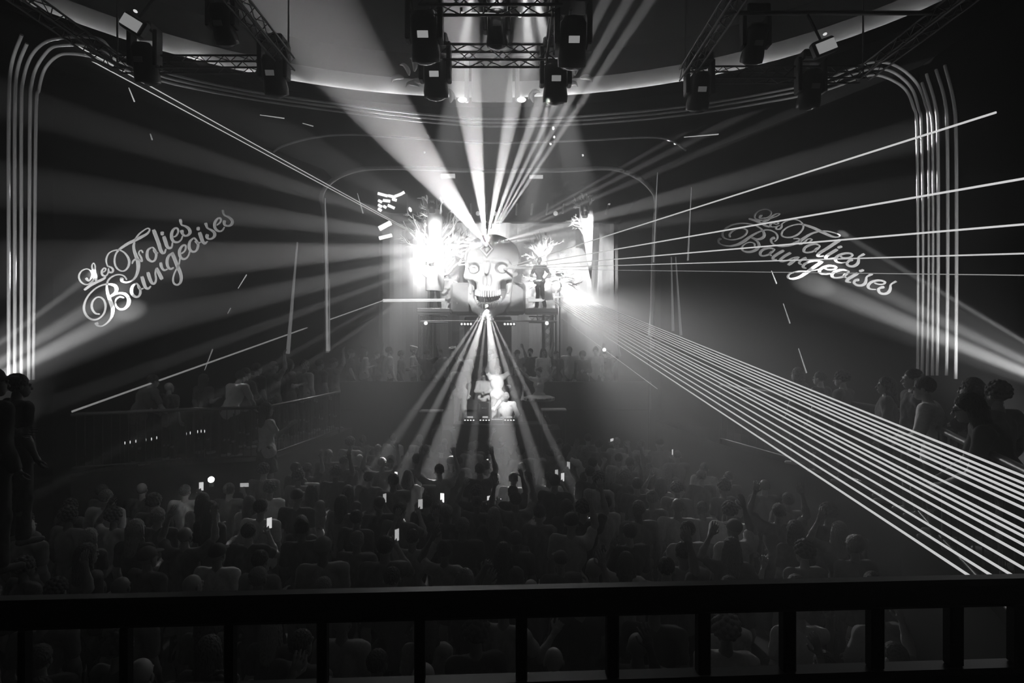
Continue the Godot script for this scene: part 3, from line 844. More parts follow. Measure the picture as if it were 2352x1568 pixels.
func beam_lenses() -> void:
	for k in 2:
		var at := px(1117, 562, 18.1) if k == 0 else px(1118, 702, 18.0)  # the lens before the jaw is added as origin of the lower rays
		var o := thing("beam_light", "small bright lens %s of the skull throwing the fan of rays" % ("over the brow" if k == 0 else "added before the jaw"), "stage light", at, "beam lenses on the skull")
		part("lens_lamp", S().ball(Transform3D(), Vector3.ONE * 0.05, 12, 8).mesh(), lit(3.0), o)
		part("socket", S().lathe(Transform3D(Basis(Vector3(1, 0, 0), -PI / 2), Vector3(0, 0, -0.08)), [Vector2(0.0, 0.0), Vector2(0.05, 0.0), Vector2(0.06, 0.05)], 12).mesh(), grey(0.4, 0.4), o)
		part("bracket", S().tube([Vector3(0, 0, -0.08), Vector3(0, 0.0, -0.35 if k == 0 else -0.55)], [0.015], 6).mesh(), grey(0.3, 0.4), o)

func _ring(c: Vector3, r: float, n: int) -> Array:
	var out := []
	for k in n:
		out.append(c + Vector3(cos(TAU * k / n), sin(TAU * k / n), 0) * r)
	return out

func _ring2(rx: float, ry: float, k: int) -> Array:
	var out := []
	for j in 13:
		var a := lerpf(-0.5, 0.7, j / 12.0)
		out.append(Vector3(0.02 + (rx + 0.01) * cos(a), 0.46 + (ry + 0.01) * sin(a), -0.42 - 0.12 * k))
	return out

# ------------------------------------------------------------------ white trees

func limb(s: Shape, a: Vector3, b: Vector3, r: float, depth: int) -> void:
	var ln := a.distance_to(b)
	var pts := [a]
	for k in 3:
		pts.append(a.lerp(b, (k + 1) / 4.0) + Vector3(rng.randf_range(-1, 1), rng.randf_range(-1, 1), rng.randf_range(-1, 1)) * ln * 0.07)
	pts.append(b)
	s.tube(curve(pts, 2), [r, r * 0.95, r * 0.88, r * 0.8, r * 0.7, r * 0.6, r * 0.5, r * 0.4, r * 0.3], 5)
	if depth <= 0: return
	for k in 3:
		var t := rng.randf_range(0.35, 0.9)
		var from: Vector3 = a.lerp(b, t)
		var dir := (b - a).normalized().rotated(Vector3(rng.randf_range(-0.4, 0.4), rng.randf_range(-0.4, 0.4), 1).normalized(), rng.randf_range(0.35, 0.8) * (1 if k % 2 == 0 else -1))
		limb(s, from, from + dir * ln * rng.randf_range(0.25, 0.45), r * 0.5, depth - 1)

func tree(called: String, label: String, d: float, trunk: Array, radii: Array, tips: Array, group: String, m: Material) -> Node3D:
	var base := px(trunk[0][0], trunk[0][1], d)
	var o := thing(called, label, "tree", base, group)
	var pts := []
	for p in trunk: pts.append(px(p[0], p[1], d) - base)
	part("trunk", S().tube(curve(pts, 4), _spread(radii, (pts.size() - 1) * 4 + 1), 10).mesh(), m, o)
	for t in tips:
		var s := S()
		limb(s, px(t[0], t[1], d) - base, px(t[2], t[3], d + rng.randf_range(-0.5, 0.4)) - base, 0.05, 2)
		part("branch", s.mesh(), m, o)
	return o

func _spread(r: Array, n: int) -> Array:
	var out := []
	for k in n:
		var t := float(k) / (n - 1) * (r.size() - 1)
		var a := mini(int(t), r.size() - 2)
		out.append(lerpf(r[a], r[a + 1], t - a))
	return out

func trees() -> void:
	var white := grey(0.85, 0.6)
	tree("tree_costume", "tall bushy white branching tree over the left platform dancer", 19.1, [[998, 668], [1000, 620], [1000, 560], [1000, 510]], [0.3, 0.34, 0.3, 0.12],
		[[985, 610, 926, 507], [990, 590, 938, 502], [990, 570, 947, 490], [985, 560, 957, 505], [992, 545, 968, 486], [995, 530, 980, 488], [1000, 520, 1000, 490], [1003, 520, 1016, 484], [1008, 535, 1040, 482], [1010, 545, 1046, 494], [1010, 560, 1053, 502], [1012, 575, 1049, 520], [1012, 585, 1046, 540], [1012, 600, 1066, 532], [1012, 605, 1080, 538], [1012, 612, 1060, 562], [1012, 622, 1062, 572], [1012, 632, 1070, 600], [1010, 640, 1052, 650]], "white trees of the show", white)
	tree("tree_costume", "white branching tree rising from the right platform dancer", 19.1, [[1254, 690], [1250, 640], [1246, 590], [1240, 560]], [0.26, 0.2, 0.13, 0.05],
		[[1241, 575, 1238, 527], [1241, 580, 1226, 535], [1241, 585, 1216, 545], [1242, 592, 1213, 556], [1244, 598, 1217, 566], [1244, 602, 1205, 582], [1242, 580, 1255, 533], [1243, 588, 1259, 545], [1244, 596, 1272, 552], [1245, 600, 1281, 556], [1248, 618, 1306, 594], [1250, 625, 1306, 604], [1250, 632, 1304, 628], [1252, 640, 1318, 640], [1252, 645, 1326, 655], [1248, 630, 1216, 606], [1248, 640, 1210, 640], [1250, 648, 1216, 660]], "white trees of the show", white)
	tree("hanging_tree", "white upside-down tree tapering to a point right of the stage", 18.5, [[1344, 474], [1348, 500], [1352, 560], [1355, 610], [1357, 641]], [0.2, 0.24, 0.14, 0.07, 0.008],
		[[1348, 532, 1311, 505], [1348, 538, 1313, 500], [1347, 525, 1318, 496], [1350, 545, 1322, 512], [1342, 476, 1318, 462], [1340, 470, 1332, 446], [1343, 470, 1338, 444], [1346, 468, 1349, 444], [1349, 470, 1357, 448], [1350, 476, 1360, 460], [1340, 480, 1322, 474]], "white trees of the show", white)
	tree("hanging_tree", "white upside-down tree over the left platform with twigs fanned upward", 18.7, [[998, 484], [999, 510], [1001, 560], [1003, 600], [1004, 640]], [0.24, 0.26, 0.2, 0.1, 0.01],
		[[992, 500, 964, 488], [990, 494, 966, 462], [988, 486, 965, 440], [992, 482, 978, 440], [995, 480, 985, 438], [998, 480, 992, 440], [1000, 480, 999, 440], [1004, 492, 1006, 470], [1006, 500, 1016, 462]], "white trees of the show", white)

# ------------------------------------------------------------------ platforms, truss and lamps of the skull stage

func truss_bar(o: Node3D, called: String, a: Vector3, b: Vector3, w: float, m: Material, up := Vector3.UP) -> void:
	# a box truss: four chords and zig-zag lattice, one part
	var s := S()
	var d := (b - a).normalized()
	var x := d.cross(up).normalized()
	var y := x.cross(d)
	var ln := a.distance_to(b)
	var c := []
	for q in [[-1, -1], [1, -1], [1, 1], [-1, 1]]:
		var off: Vector3 = (x * q[0] + y * q[1]) * w / 2.0
		c.append(off)
		s.tube([a + off, b + off], [w * 0.085], 6)
	var n := maxi(2, int(ln / w))
	for k in n:
		var p := a + d * ln * k / n
		var q := a + d * ln * (k + 1) / n
		for f in 4:
			var u: Vector3 = c[f]
			var v: Vector3 = c[(f + 1) % 4]
			s.tube([p + (u if k % 2 == 0 else v), q + (v if k % 2 == 0 else u)], [w * 0.04], 5)
	part(called, s.mesh(), m, o)

func skull_stage() -> void:
	var bright := grey(0.7, 0.5)
	var metal := grey(0.35, 0.35, 0.8)
	for side in 2:
		var x0 := 957 if side == 0 else 1208
		var x1 := 1033 if side == 0 else 1282
		var which := "left" if side == 0 else "right"
		var a := px(x0, 712, 18.5)
		var b := px(x1, 712, 18.5)
		var c := (a + b) / 2.0
		var o := thing("dance_platform", "raised white-topped %s platform under the tree dancer" % which, "platform", Vector3(c.x, 2.1, c.z - 0.75), "platforms beside the skull")
		var h := c.y - 2.1
		part("deck", S().box(Vector3(0, h, 0), Vector3(b.x - a.x, 0.13, 1.5), 0.015).mesh(), bright, o)
		part("fascia", S().box(Vector3(0, h - 0.115, 0.72), Vector3(b.x - a.x, 0.07, 0.04), 0.008).mesh(), bright, o)
		truss_bar(o, "beam_truss", Vector3(a.x - c.x + 0.1, h - 0.3, 0.6), Vector3(b.x - c.x - 0.1, h - 0.3, 0.6), 0.2, metal)
		var tx: float = (a.x - c.x + 0.2) if side == 0 else (b.x - c.x - 0.3)
		truss_bar(o, "tower_truss", Vector3(tx, 0.0, 0.5), Vector3(tx, h - 0.1, 0.5), 0.28, metal, Vector3(0, 0, 1))
		truss_bar(o, "tower_truss", Vector3(tx, 0.0, -0.5), Vector3(tx, h - 0.1, -0.5), 0.28, metal, Vector3(0, 0, 1))
		var lamp := part("work_lamp", S().ball(Transform3D(), Vector3.ONE * 0.06).mesh(), lit(2.5), o)
		lamp.position = px(978 if side == 0 else 1256, 742, 18.3) - o.position
	# thin cross bar and the throne-like panel behind the skull
	var bar := thing("cross_bar", "thin white bar below the skull linking both platforms", "bar", px(1122, 737, 18.35))
	part("tube", S().tube([px(965, 737, 18.35) - bar.position, px(1280, 737, 18.35) - bar.position], [0.022], 8).mesh(), bright, bar)
	for x in [1010, 1234]:
		part("hanger", S().tube([px(x, 737, 18.35) - bar.position, px(x, 722, 18.35) - bar.position], [0.012], 6).mesh(), metal, bar)
	var th := thing("throne_panel", "wide grey rounded panel standing behind the skull's jaw", "panel", px(1121, 700, 19.25))
	for s in [[1036, 1084], [1162, 1207]]:
		var a2 := px(s[0], 722, 19.2) - th.position
		var b2 := px(s[1], 650, 19.2) - th.position
		part("cushion", S().box((a2 + b2) / 2.0, Vector3(b2.x - a2.x, b2.y - a2.y, 0.5), 0.09).mesh(), grey(0.28, 0.6), th)
	part("back", S().box(Vector3(0, 0.1, -0.15), Vector3(2.2, 0.9, 0.3), 0.08).mesh(), grey(0.2, 0.7), th)
	part("pedestal", S().box(Vector3(0, -1.75, -0.1), Vector3(1.6, 2.7, 0.4), 0.05).mesh(), grey(0.06, 0.8), th)
	for k in 2:
		var at := px(1071 if k == 0 else 1170, 744, 18.35)
		var o := thing("blinder_light", "bar of four small round lamps under the %s side of the skull" % ("left" if k == 0 else "right"), "stage light", at, "four-lamp bars under the skull")
		part("housing", S().box(Vector3(0, 0, -0.04), Vector3(0.42, 0.1, 0.06), 0.02).mesh(), grey(0.05, 0.5), o)
		part("bracket", S().tube([Vector3(0, 0.03, -0.03), Vector3(0, 0.1, 0)], [0.015], 6).mesh(), grey(0.05), o)
		for j in 4:
			part("bulb", S().ball(Transform3D(Basis(), Vector3(-0.15 + 0.1 * j, 0, 0.01)), Vector3(0.036, 0.036, 0.03)).mesh(), lit(2.2), o)
	light_bar("long flat white light bar behind the left dancer's knees", [880, 690], [1022, 689], 18.9, 0.05, 1.2)
	light_bar("short flat white light bar at the right dancer's feet", [1213, 689], [1250, 689], 18.9, 0.05, 1.6)
	light_bar("slim white light bar behind the right dancer's knees", [1206, 683], [1293, 682], 19.4, 0.03, 1.3)
	light_bar("short bright white bar tilted up, left of the tree", [871, 525], [898, 511], 17.5, 0.075, 2.5)
	light_bar("short bright white bar nearly level, left of the tree", [871, 547], [900, 540], 17.5, 0.055, 2.5)
	light_bar("white light bar hung under the stage arch, left of centre", [1013, 404], [1045, 404], 15.6, 0.06, 0.9, true)
	light_bar("white light bar hung under the stage arch, right of centre", [1216, 406], [1247, 406], 15.6, 0.05, 0.75, true)
	# panel of lit cells upper left of the stage
	var lp := thing("cell_light_panel", "cluster of bright lamp cells high left of the stage", "stage light", px(898, 465, 17.6))
	part("frame", S().box(Vector3(0.02, -0.03, -0.06), Vector3(0.95, 0.62, 0.06), 0.02).mesh(), grey(0.04, 0.5), lp)
	for c in [[868, 444, 890, 450], [892, 449, 908, 453], [907, 451, 920, 446], [920, 446, 929, 441], [869, 460, 877, 464], [880, 460, 896, 462], [901, 457, 911, 460], [869, 470, 877, 475], [881, 473, 887, 477], [891, 471, 906, 478], [869, 479, 876, 484]]:
		var a3 := px(c[0], c[1], 17.6) - lp.position
		var b3 := px(c[2], c[3], 17.6) - lp.position
		part("lamp_cell", S().tube([a3, b3], [0.045], 8).mesh(), lit(2.2), lp)
	for c in [[933, 477, 0.05], [942, 481, 0.07]]:
		var l := thing("round_light", "small bright oval lamp, %s of the pair left of the tree top" % ("left" if c[0] < 940 else "right"), "stage light", px(c[0], c[1], 17.8), "oval lamps left of the tree top")
		part("lens_lamp", S().ball(Transform3D(Basis(Vector3(0, 0, 1), 0.4), Vector3.ZERO), Vector3(c[2] * 0.7, c[2] * 1.2, 0.04)).mesh(), lit(2.2), l)
	var cy := thing("backdrop", "broad pale cloth hanging across the back of the skull stage", "backdrop", Vector3(px(1150, 0, 22.0).x, 2.1, -22.0))
	var cloth := S()
	for k in 60:
		var xa := lerpf(-4.6, 4.4, k / 60.0)
		var xb := lerpf(-4.6, 4.4, (k + 1) / 60.0)
		var za := 0.06 * sin(xa * 7.0)
		var zb := 0.06 * sin(xb * 7.0)
		cloth.quad(Vector3(xa, 0.02, za), Vector3(xb, 0.02, zb), Vector3(xb, 6.6, zb), Vector3(xa, 6.6, za))
	part("cloth", cloth.mesh(), grey(0.5, 0.95), cy)
	part("batten", S().tube([Vector3(-4.7, 6.62, 0), Vector3(4.5, 6.62, 0)], [0.04], 8).mesh(), grey(0.05), cy)
	for k in 3:
		var at := px([985, 1120, 1285][k], [590, 520, 630][k], 20.8)
		var o := thing("added_backdrop_light", "added wide lamp facing the pale backdrop, %s from the left" % ["first", "second", "third"][k], "stage light", at, "added lamps facing the backdrop")
		part("housing", S().box(Vector3(0, 0, 0.12), Vector3(0.3, 0.2, 0.12), 0.02).mesh(), grey(0.02), o)
		part("lamp_face", S().box(Vector3(0, 0, 0.04), Vector3(0.26, 0.16, 0.02), 0.004).mesh(), lit(1.5), o)
		part("pole", S().tube([Vector3(0, -0.1, 0.12), Vector3(0, 2.1 - at.y, 0.12)], [0.025], 6).mesh(), grey(0.02), o)
	# floods that flare behind the dancers
	for k in 2:
		var at := px(988, 590, 18.3) if k == 0 else px(1278, 655, 19.9)
		var o := thing("flood_light", "blinding white flood lamp %s tree dancer" % ("before the left" if k == 0 else "behind the right"), "stage light", at, "floods behind the dancers")
		part("lamp_lens", S().ball(Transform3D(), Vector3.ONE * (0.2 if k == 0 else 0.14)).mesh(), lit(4.0), o)
		if k == 0: part("arm", S().tube([Vector3(0, 0, -0.2), Vector3(0.1, -0.05, -0.6)], [0.03], 6).mesh(), grey(0.4), o)
		else: part("pole", S().tube([Vector3(0, -0.2, -0.25), Vector3(0, 2.12 - at.y, -0.25)], [0.03], 6).mesh(), grey(0.05), o)
		part("housing", S().lathe(Transform3D(Basis(Vector3(1, 0, 0), -PI / 2), Vector3(0, 0, -0.28)), [Vector2(0.02, 0), Vector2(0.15, 0.03), Vector2(0.24, 0.2)], 14).mesh(), grey(0.05), o)
	# hanging tubes and round lamps over the back of the stage
	var tubes := [[1081, 448, 1082, 490], [1117, 448, 1117, 492], [1152, 452, 1152, 488], [1188, 450, 1186, 494], [1225, 451, 1220, 494], [1261, 452, 1254, 494], [1297, 455, 1292, 490], [1400, 466, 1391, 492]]
	var nth := ["first", "second", "third", "fourth", "fifth", "sixth", "seventh", "eighth"]
	for k in tubes.size():
		var t: Array = tubes[k]
		var o := thing("hanging_light_tube", "%s from the left of the thin tubes hanging over the stage" % nth[k], "light tube", px(t[0], t[1], 19.5), "thin tubes hanging over the stage")
		var b := px(t[2], t[3], 19.5) - o.position
		part("tube", S().tube([Vector3.ZERO, b], [0.035], 6).mesh(), grey(0.5, 0.4), o)
		part("light_tip", S().tube([Vector3.ZERO, b * 0.18], [0.04], 6).mesh(), lit(1.6 if k in [0, 1, 4] else 0.7), o)
		part("cord", S().tube([Vector3.ZERO, Vector3(0, CEILING - o.position.y, 0)], [0.006], 4).mesh(), grey(0.02), o)
	for k in 3:
		var x: float = [1098, 1136, 1276][k]
		var o := thing("round_light", "faint round lamp at the back of the stage, %s from the left" % nth[k], "stage light", px(x, 490, 20.5), "round lamps at the back of the stage")
		part("light_disc", S().lathe(Transform3D(Basis(Vector3(1, 0, 0), PI / 2), Vector3.ZERO), [Vector2(0.0, 0.05), Vector2(0.07, 0.04), Vector2(0.085, 0.0), Vector2(0.07, -0.04), Vector2(0, -0.05)], 14).mesh(), lit(0.9), o)
	# two fixtures in front of the hanging trees
	moving_head(px(1343, 482, 18.0), 0.62, "dark moving head before the hanging white tree on the right", "")
	moving_head(px(992, 476, 18.1), 0.62, "dark boxy moving head before the hanging white tree on the left", "")
	# poles and hangings beside the arch, the light on them made a faint glow
	var poles := [[683, 556, 661, 812, 13.5, 0.05, 0.14], [747, 455, 752, 806, 15.1, 0.035, 0.3], [757, 640, 757, 806, 15.1, 0.02, 0.2], [1510, 396, 1501, 602, 15.0, 0.022, 0.3], [1588, 430, 1580, 598, 14.0, 0.022, 0.25], [1542, 590, 1546, 760, 14.5, 0.035, 0.12], [1552, 590, 1564, 770, 14.4, 0.035, 0.12], [1494, 715, 1490, 772, 15.0, 0.022, 0.3], [821, 444, 834, 490, 15.5, 0.018, 0.5]]
	var plab := ["broad pale leaning strip left of the stage arch", "bright upright strip at the left foot of the arch", "short thin upright strip beside the arch's left leg", "thin upright strip at the arch's right shoulder", "thin upright strip right of the arch's right shoulder", "soft upright strip right of the arch, left of a pair", "soft upright strip right of the arch, right of a pair", "short upright strip over the laser fan", "short slanted strip at the arch's upper left"]
	for k in poles.size():
		var t: Array = poles[k]
		var o := thing("glowing_pole", plab[k], "light strip", px(t[2], t[3], t[4]), "poles and hangings given a glow")
		if k == 7: part("pole", S().tube([Vector3.ZERO, Vector3(0, -o.position.y, 0)], [0.012], 6).mesh(), grey(0.03), o)
		part("light_strip", S().tube([Vector3.ZERO, px(t[0], t[1], t[4]) - o.position], [t[5], t[5] * 0.4], 6).mesh(), lit(t[6]), o)

func light_bar(label: String, a: Array, b: Array, d: float, r: float, bright: float, cord := false) -> void:
	var o := thing("light_bar", label, "stage light", px(a[0], a[1], d))
	var e := px(b[0], b[1], d) - o.position
	part("light_tube", S().tube([Vector3.ZERO, e], [r], 8).mesh(), lit(bright), o)
	if cord:
		for t in [0.15, 0.85]: part("cord", S().tube([e * t, Vector3(e.x * t, CEILING - o.position.y, e.z * t)], [0.005], 4).mesh(), grey(0.02), o)
	part("housing", S().tube([Vector3(0, 0, -r * 1.6), e + Vector3(0, 0, -r * 1.6)], [r], 6).mesh(), grey(0.05, 0.5), o)

func wall_lights() -> void:
	var list := [[296, 202, 309, 234], [345, 307, 350, 322], [597, 264, 655, 272], [695, 283, 720, 290], [1571, 315, 1653, 308], [1772, 622, 1784, 652], [1799, 697, 1815, 744], [1834, 800, 1853, 858], [547, 662, 567, 630], [523, 720, 530, 707], [470, 850, 489, 800], [1270, 288, 1271, 296], [1273, 313, 1273, 315], [1263, 329, 1265, 331], [974, 349, 975, 350], [1338, 355, 1339, 357], [1548, 330, 1552, 330]]
	var lab := ["thin bright dash high on the dark left wall", "tiny dash below the high left wall dash", "level bright dash on the ceiling, upper left", "short level dash right of the ceiling dash, upper left", "level bright dash on the ceiling, upper right", "topmost of three dashes descending the right wall", "middle of three dashes descending the right wall", "lowest of three dashes descending the right wall", "slanted dash right of the left lettering", "tiny slanted dash below the left lettering", "slanted dash above the left gallery crowd", "bright upright dot high over the skull", "round bright dot below the upright dot", "small dot on the curved ceiling rib right of centre", "tiny faint dot left of the skull's rays", "tiny faint dot right of the skull's rays", "dot at the right end of the curved ceiling rib"]
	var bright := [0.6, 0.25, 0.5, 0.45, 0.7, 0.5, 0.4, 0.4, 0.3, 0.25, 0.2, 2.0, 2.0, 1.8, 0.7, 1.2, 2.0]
	for k in list.size():
		var t: Array = list[k]
		var a := on_shell(t[0], t[1])
		var b := on_shell(t[2], t[3])
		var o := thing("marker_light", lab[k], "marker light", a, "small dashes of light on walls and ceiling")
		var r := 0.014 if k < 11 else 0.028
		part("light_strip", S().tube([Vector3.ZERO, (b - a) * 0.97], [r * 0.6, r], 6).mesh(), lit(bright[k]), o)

# ------------------------------------------------------------------ trusses and moving heads over the hall

func moving_head(at: Vector3, k: float, label: String, group: String, tilt := 0.35, shine := 0.0) -> void:
	var o := thing("moving_head_light", label, "stage light", at, group)
	var blackm := grey(0.012, 0.3)
	part("base", S().box(Vector3(0, 0.42, 0) * k, Vector3(0.34, 0.14, 0.3) * k, 0.02).mesh(), blackm, o)
	for s in [-1.0, 1.0]:
		part("yoke_arm", S().box(Vector3(0.18 * s, 0.16, 0) * k, Vector3(0.06, 0.5, 0.16) * k, 0.02).mesh(), blackm, o)
	var t := Transform3D(Basis(Vector3(1, 0, 0), tilt), Vector3.ZERO)
	var head := part("head", S().lathe(t, [Vector2(0.0, 0.24) * k, Vector2(0.1, 0.23) * k, Vector2(0.145, 0.16) * k, Vector2(0.15, -0.1) * k, Vector2(0.165, -0.2) * k, Vector2(0.16, -0.28) * k, Vector2(0.12, -0.285) * k], 18).mesh(), blackm, o)
	part("lens", S().lathe(t, [Vector2(0.135, -0.28) * k, Vector2(0.09, -0.31) * k, Vector2(0.0, -0.325) * k], 16).mesh(), grey(0.02, 0.05), head)
	var f := part("label_plate", S().box(Vector3.ZERO, Vector3(0.12, 0.07, 0.01) * k, 0.004).mesh(), lit(shine) if shine > 0.0 else grey(0.3, 0.4), head)
	f.transform = t * Transform3D(Basis(), Vector3(0, 0.0, 0.15) * k)

func truss_frame(label: String, a: Vector3, b: Vector3, w: float) -> Node3D:
	# rectangle of four box trusses between two opposite corners, hung from rods
	var o := thing("lighting_truss", label, "truss", a)
	var m := grey(0.12, 0.3, 0.6)
	var c := b - a
	truss_bar(o, "truss_beam", Vector3.ZERO, Vector3(c.x, 0, 0), w, m)
	truss_bar(o, "truss_beam", Vector3(0, 0, c.z), Vector3(c.x, 0, c.z), w, m)
	truss_bar(o, "truss_beam", Vector3.ZERO, Vector3(0, 0, c.z), w, m)
	truss_bar(o, "truss_beam", Vector3(c.x, 0, 0), Vector3(c.x, 0, c.z), w, m)
	if w < 0.18: part("cross_tube", S().tube([Vector3(0, 0.05, -6.1 - a.z if a.x < 0 else -6.5 - a.z), Vector3(c.x, 0.05, -6.1 - a.z if a.x < 0 else -6.5 - a.z)], [0.025], 6).mesh(), m, o)
	for q in [Vector3.ZERO, Vector3(c.x, 0, 0), Vector3(0, 0, c.z), Vector3(c.x, 0, c.z)]:
		part("hanging_rod", S().tube([q, q + Vector3(0, 2.4, 0)], [0.012], 5).mesh(), m, o)
	return o

func over_hall() -> void:
	truss_frame("central square lighting truss hanging over the hall", Vector3(-1.02, 7.86, -7.45), Vector3(0.55, 7.86, -6.25), 0.2)
	truss_frame("dark lighting truss at the upper left of the hall", Vector3(-5.3, 7.82, -7.6), Vector3(-3.0, 7.82, -5.6), 0.16)
	truss_frame("dark lighting truss at the upper right of the hall", Vector3(2.42, 7.82, -7.9), Vector3(4.9, 7.82, -5.6), 0.16)
	var g := "moving heads under the trusses"
	moving_head(px(975, 78, 6.35), 1.0, "upper left moving head of the central truss, pale plate on its side", g, 0.5, 0.35)
	moving_head(px(1316, 90, 6.35), 1.0, "upper right moving head of the central truss, pale plate on its side", g, 0.5, 0.3)
	moving_head(px(1000, 172, 7.45), 1.0, "lower left moving head of the central truss", g, 0.35, 0.4)
	moving_head(px(1276, 182, 7.45), 1.0, "lower right moving head of the central truss", g, 0.35, 0.25)
	moving_head(px(1142, 62, 6.9), 0.8, "dim moving head in the middle of the central truss", g, 0.2)
	moving_head(px(629, 168, 7.5), 0.95, "moving head at the inner end of the left truss", g, 0.4, 0.08)
	moving_head(px(332, 140, 7.5), 0.95, "moving head at the outer end of the left truss", g, 0.3)
	moving_head(px(1606, 205, 7.8), 0.95, "moving head at the inner end of the right truss", g, 0.4, 0.08)
	moving_head(px(1862, 200, 7.8), 0.95, "moving head at the outer end of the right truss", g, 0.3)
	moving_head(px(510, 50, 6.4), 0.8, "barely lit moving head on the far side of the left truss", g, 0.6)
	moving_head(px(1735, 95, 6.6), 0.8, "barely lit moving head on the far side of the right truss", g, 0.6)
	# fixtures just outside the frame: added wash lamps, projectors lighting painted letters, rib uplights
	var off := ["added on the rear beam of the central truss, aimed at the skull", "added on the rear beam of the central truss, aimed at the left tree", "added on the rear beam of the central truss, aimed at the right tree", "added on the rear beam of the central truss, aimed at the hanging tree"]
	for k in 4:
		moving_head(px([1142, 1090, 1200, 1260][k], -60, 6.4) + Vector3(0, -0.05, 0.35), 0.6, "wash lamp " + off[k], "added wash lamps outside the picture", 1.4)
	moving_head(px(-330, 1032, 5.0) + Vector3(0, -0.05, 0.35), 0.8, "projector lighting the painted letters on the left wall", "lettering projectors", 1.5)
	moving_head(px(2740, 1015, 5.0) + Vector3(0, -0.05, 0.35), 0.8, "projector lighting the painted letters on the right wall", "lettering projectors", 1.5)
	for k in 2:
		var f := Vector3(-7.3, 0, -7.8) if k == 0 else Vector3(6.6, 1.95, -7.2)
		var u := thing("uplight", "floor can lighting the ribs of the %s wall" % ("left" if k == 0 else "right"), "uplight", f, "uplights at the wall ribs")
		part("can", S().lathe(Transform3D(), [Vector2(0.0, 0.0), Vector2(0.09, 0.0), Vector2(0.09, 0.1)], 12).mesh(), grey(0.02), u)
		if k == 0: part("stand", S().tube([Vector3(0, 0.1, 0), Vector3(0, 1.8, 0)], [0.03], 8).mesh(), grey(0.02), u)
	for k in 2:
		var at := px(300, 52, 6.0) if k == 0 else px(1899, 105, 6.4)
		var o := thing("panel_light", "grey glowing rectangular fixture on the %s truss" % ("left" if k == 0 else "right"), "stage light", at, "rectangular fixtures on the side trusses")
		o.rotation.z = -0.55 if k == 0 else 0.38
		part("housing", S().box(Vector3(0, 0.01, -0.06), Vector3(0.27, 0.18, 0.1), 0.02).mesh(), grey(0.02, 0.4), o)
		part("light_face", S().box(Vector3.ZERO, Vector3(0.22, 0.12, 0.012), 0.004).mesh(), lit(0.3), o)
		part("small_lamp", S().ball(Transform3D(Basis(), Vector3(-0.02 if k == 0 else 0.03, 0.13, 0)), Vector3(0.025, 0.015, 0.015)).mesh(), lit(0.9), o)
		part("bracket", S().tube([Vector3(0, 0.1, -0.06), Vector3(0, 0.45, -0.1)], [0.015], 6).mesh(), grey(0.02), o)
	var tb := thing("light_tube", "long thin white light tube inside the central truss", "light tube", px(1059, 29, 6.7))
	part("tube", S().tube([Vector3.ZERO, px(1234, 37, 6.7) - tb.position], [0.012], 8).mesh(), lit(0.75), tb)
	part("lamp", S().ball(Transform3D(Basis(), px(1194, 35, 6.7) - tb.position), Vector3(0.028, 0.025, 0.025)).mesh(), lit(2.5), tb)
	part("clip", S().box(Vector3(0.0, 0.03, -0.02), Vector3(0.03, 0.08, 0.03), 0.005).mesh(), grey(0.05), tb)
	# plaster ornament on the drum of the oval, lit from two small uplights
	var white := grey(0.7, 0.7)
	var oz := 11.35
	var c := thing("ceiling_ornament", "white plaster cartouche with leaves at the far edge of the oval ceiling", "ornament", px(1128, 236, oz))
	part("panel", S().block(Transform3D(Basis(Vector3(1, 0, 0), 0.1), px(1130, 192, oz) - c.position), Vector3(0.82, 0.72, 0.06), 0.02).mesh(), white, c)
	for s in [-1.0, 1.0]:
		part("pilaster", S().block(Transform3D(Basis(Vector3(1, 0, 0), 0.1), px(1130 + s * 58, 188, oz - 0.05) - c.position), Vector3(0.09, 0.8, 0.1), 0.03).mesh(), white, c)
		for k in 11:
			var f := k / 10.0
			var at := px(1130 + s * (84 + 118 * f), 228 - 62 * f + 16 * sin(k * 2.1), oz - 0.1) - c.position
			var leaf := S()
			var pts := [Vector3.ZERO, Vector3(0.06 * s, 0.09, 0.03), Vector3(0.16 * s, 0.14, 0.05), Vector3(0.24 * s, 0.12, 0.02)]
			leaf.tube(curve(pts, 3), [0.015, 0.03, 0.045, 0.05, 0.05, 0.045, 0.035, 0.025, 0.015, 0.006], 6)
			var p := part("leaf", leaf.mesh(), white, c)
			p.transform = Transform3D(Basis(Vector3(0, 0, 1), s * (0.9 * sin(k * 1.7))), at)
		part("uplight_lamp", S().ball(Transform3D(Basis(), px(1130 + s * 68, 229, oz - 0.18) - c.position), Vector3(0.09, 0.05, 0.05)).mesh(), lit(3.0), c)
		glow(px(1130 + s * 68, 229, oz - 0.18), 0.16, 0.04)

# ------------------------------------------------------------------ the DJ's stage

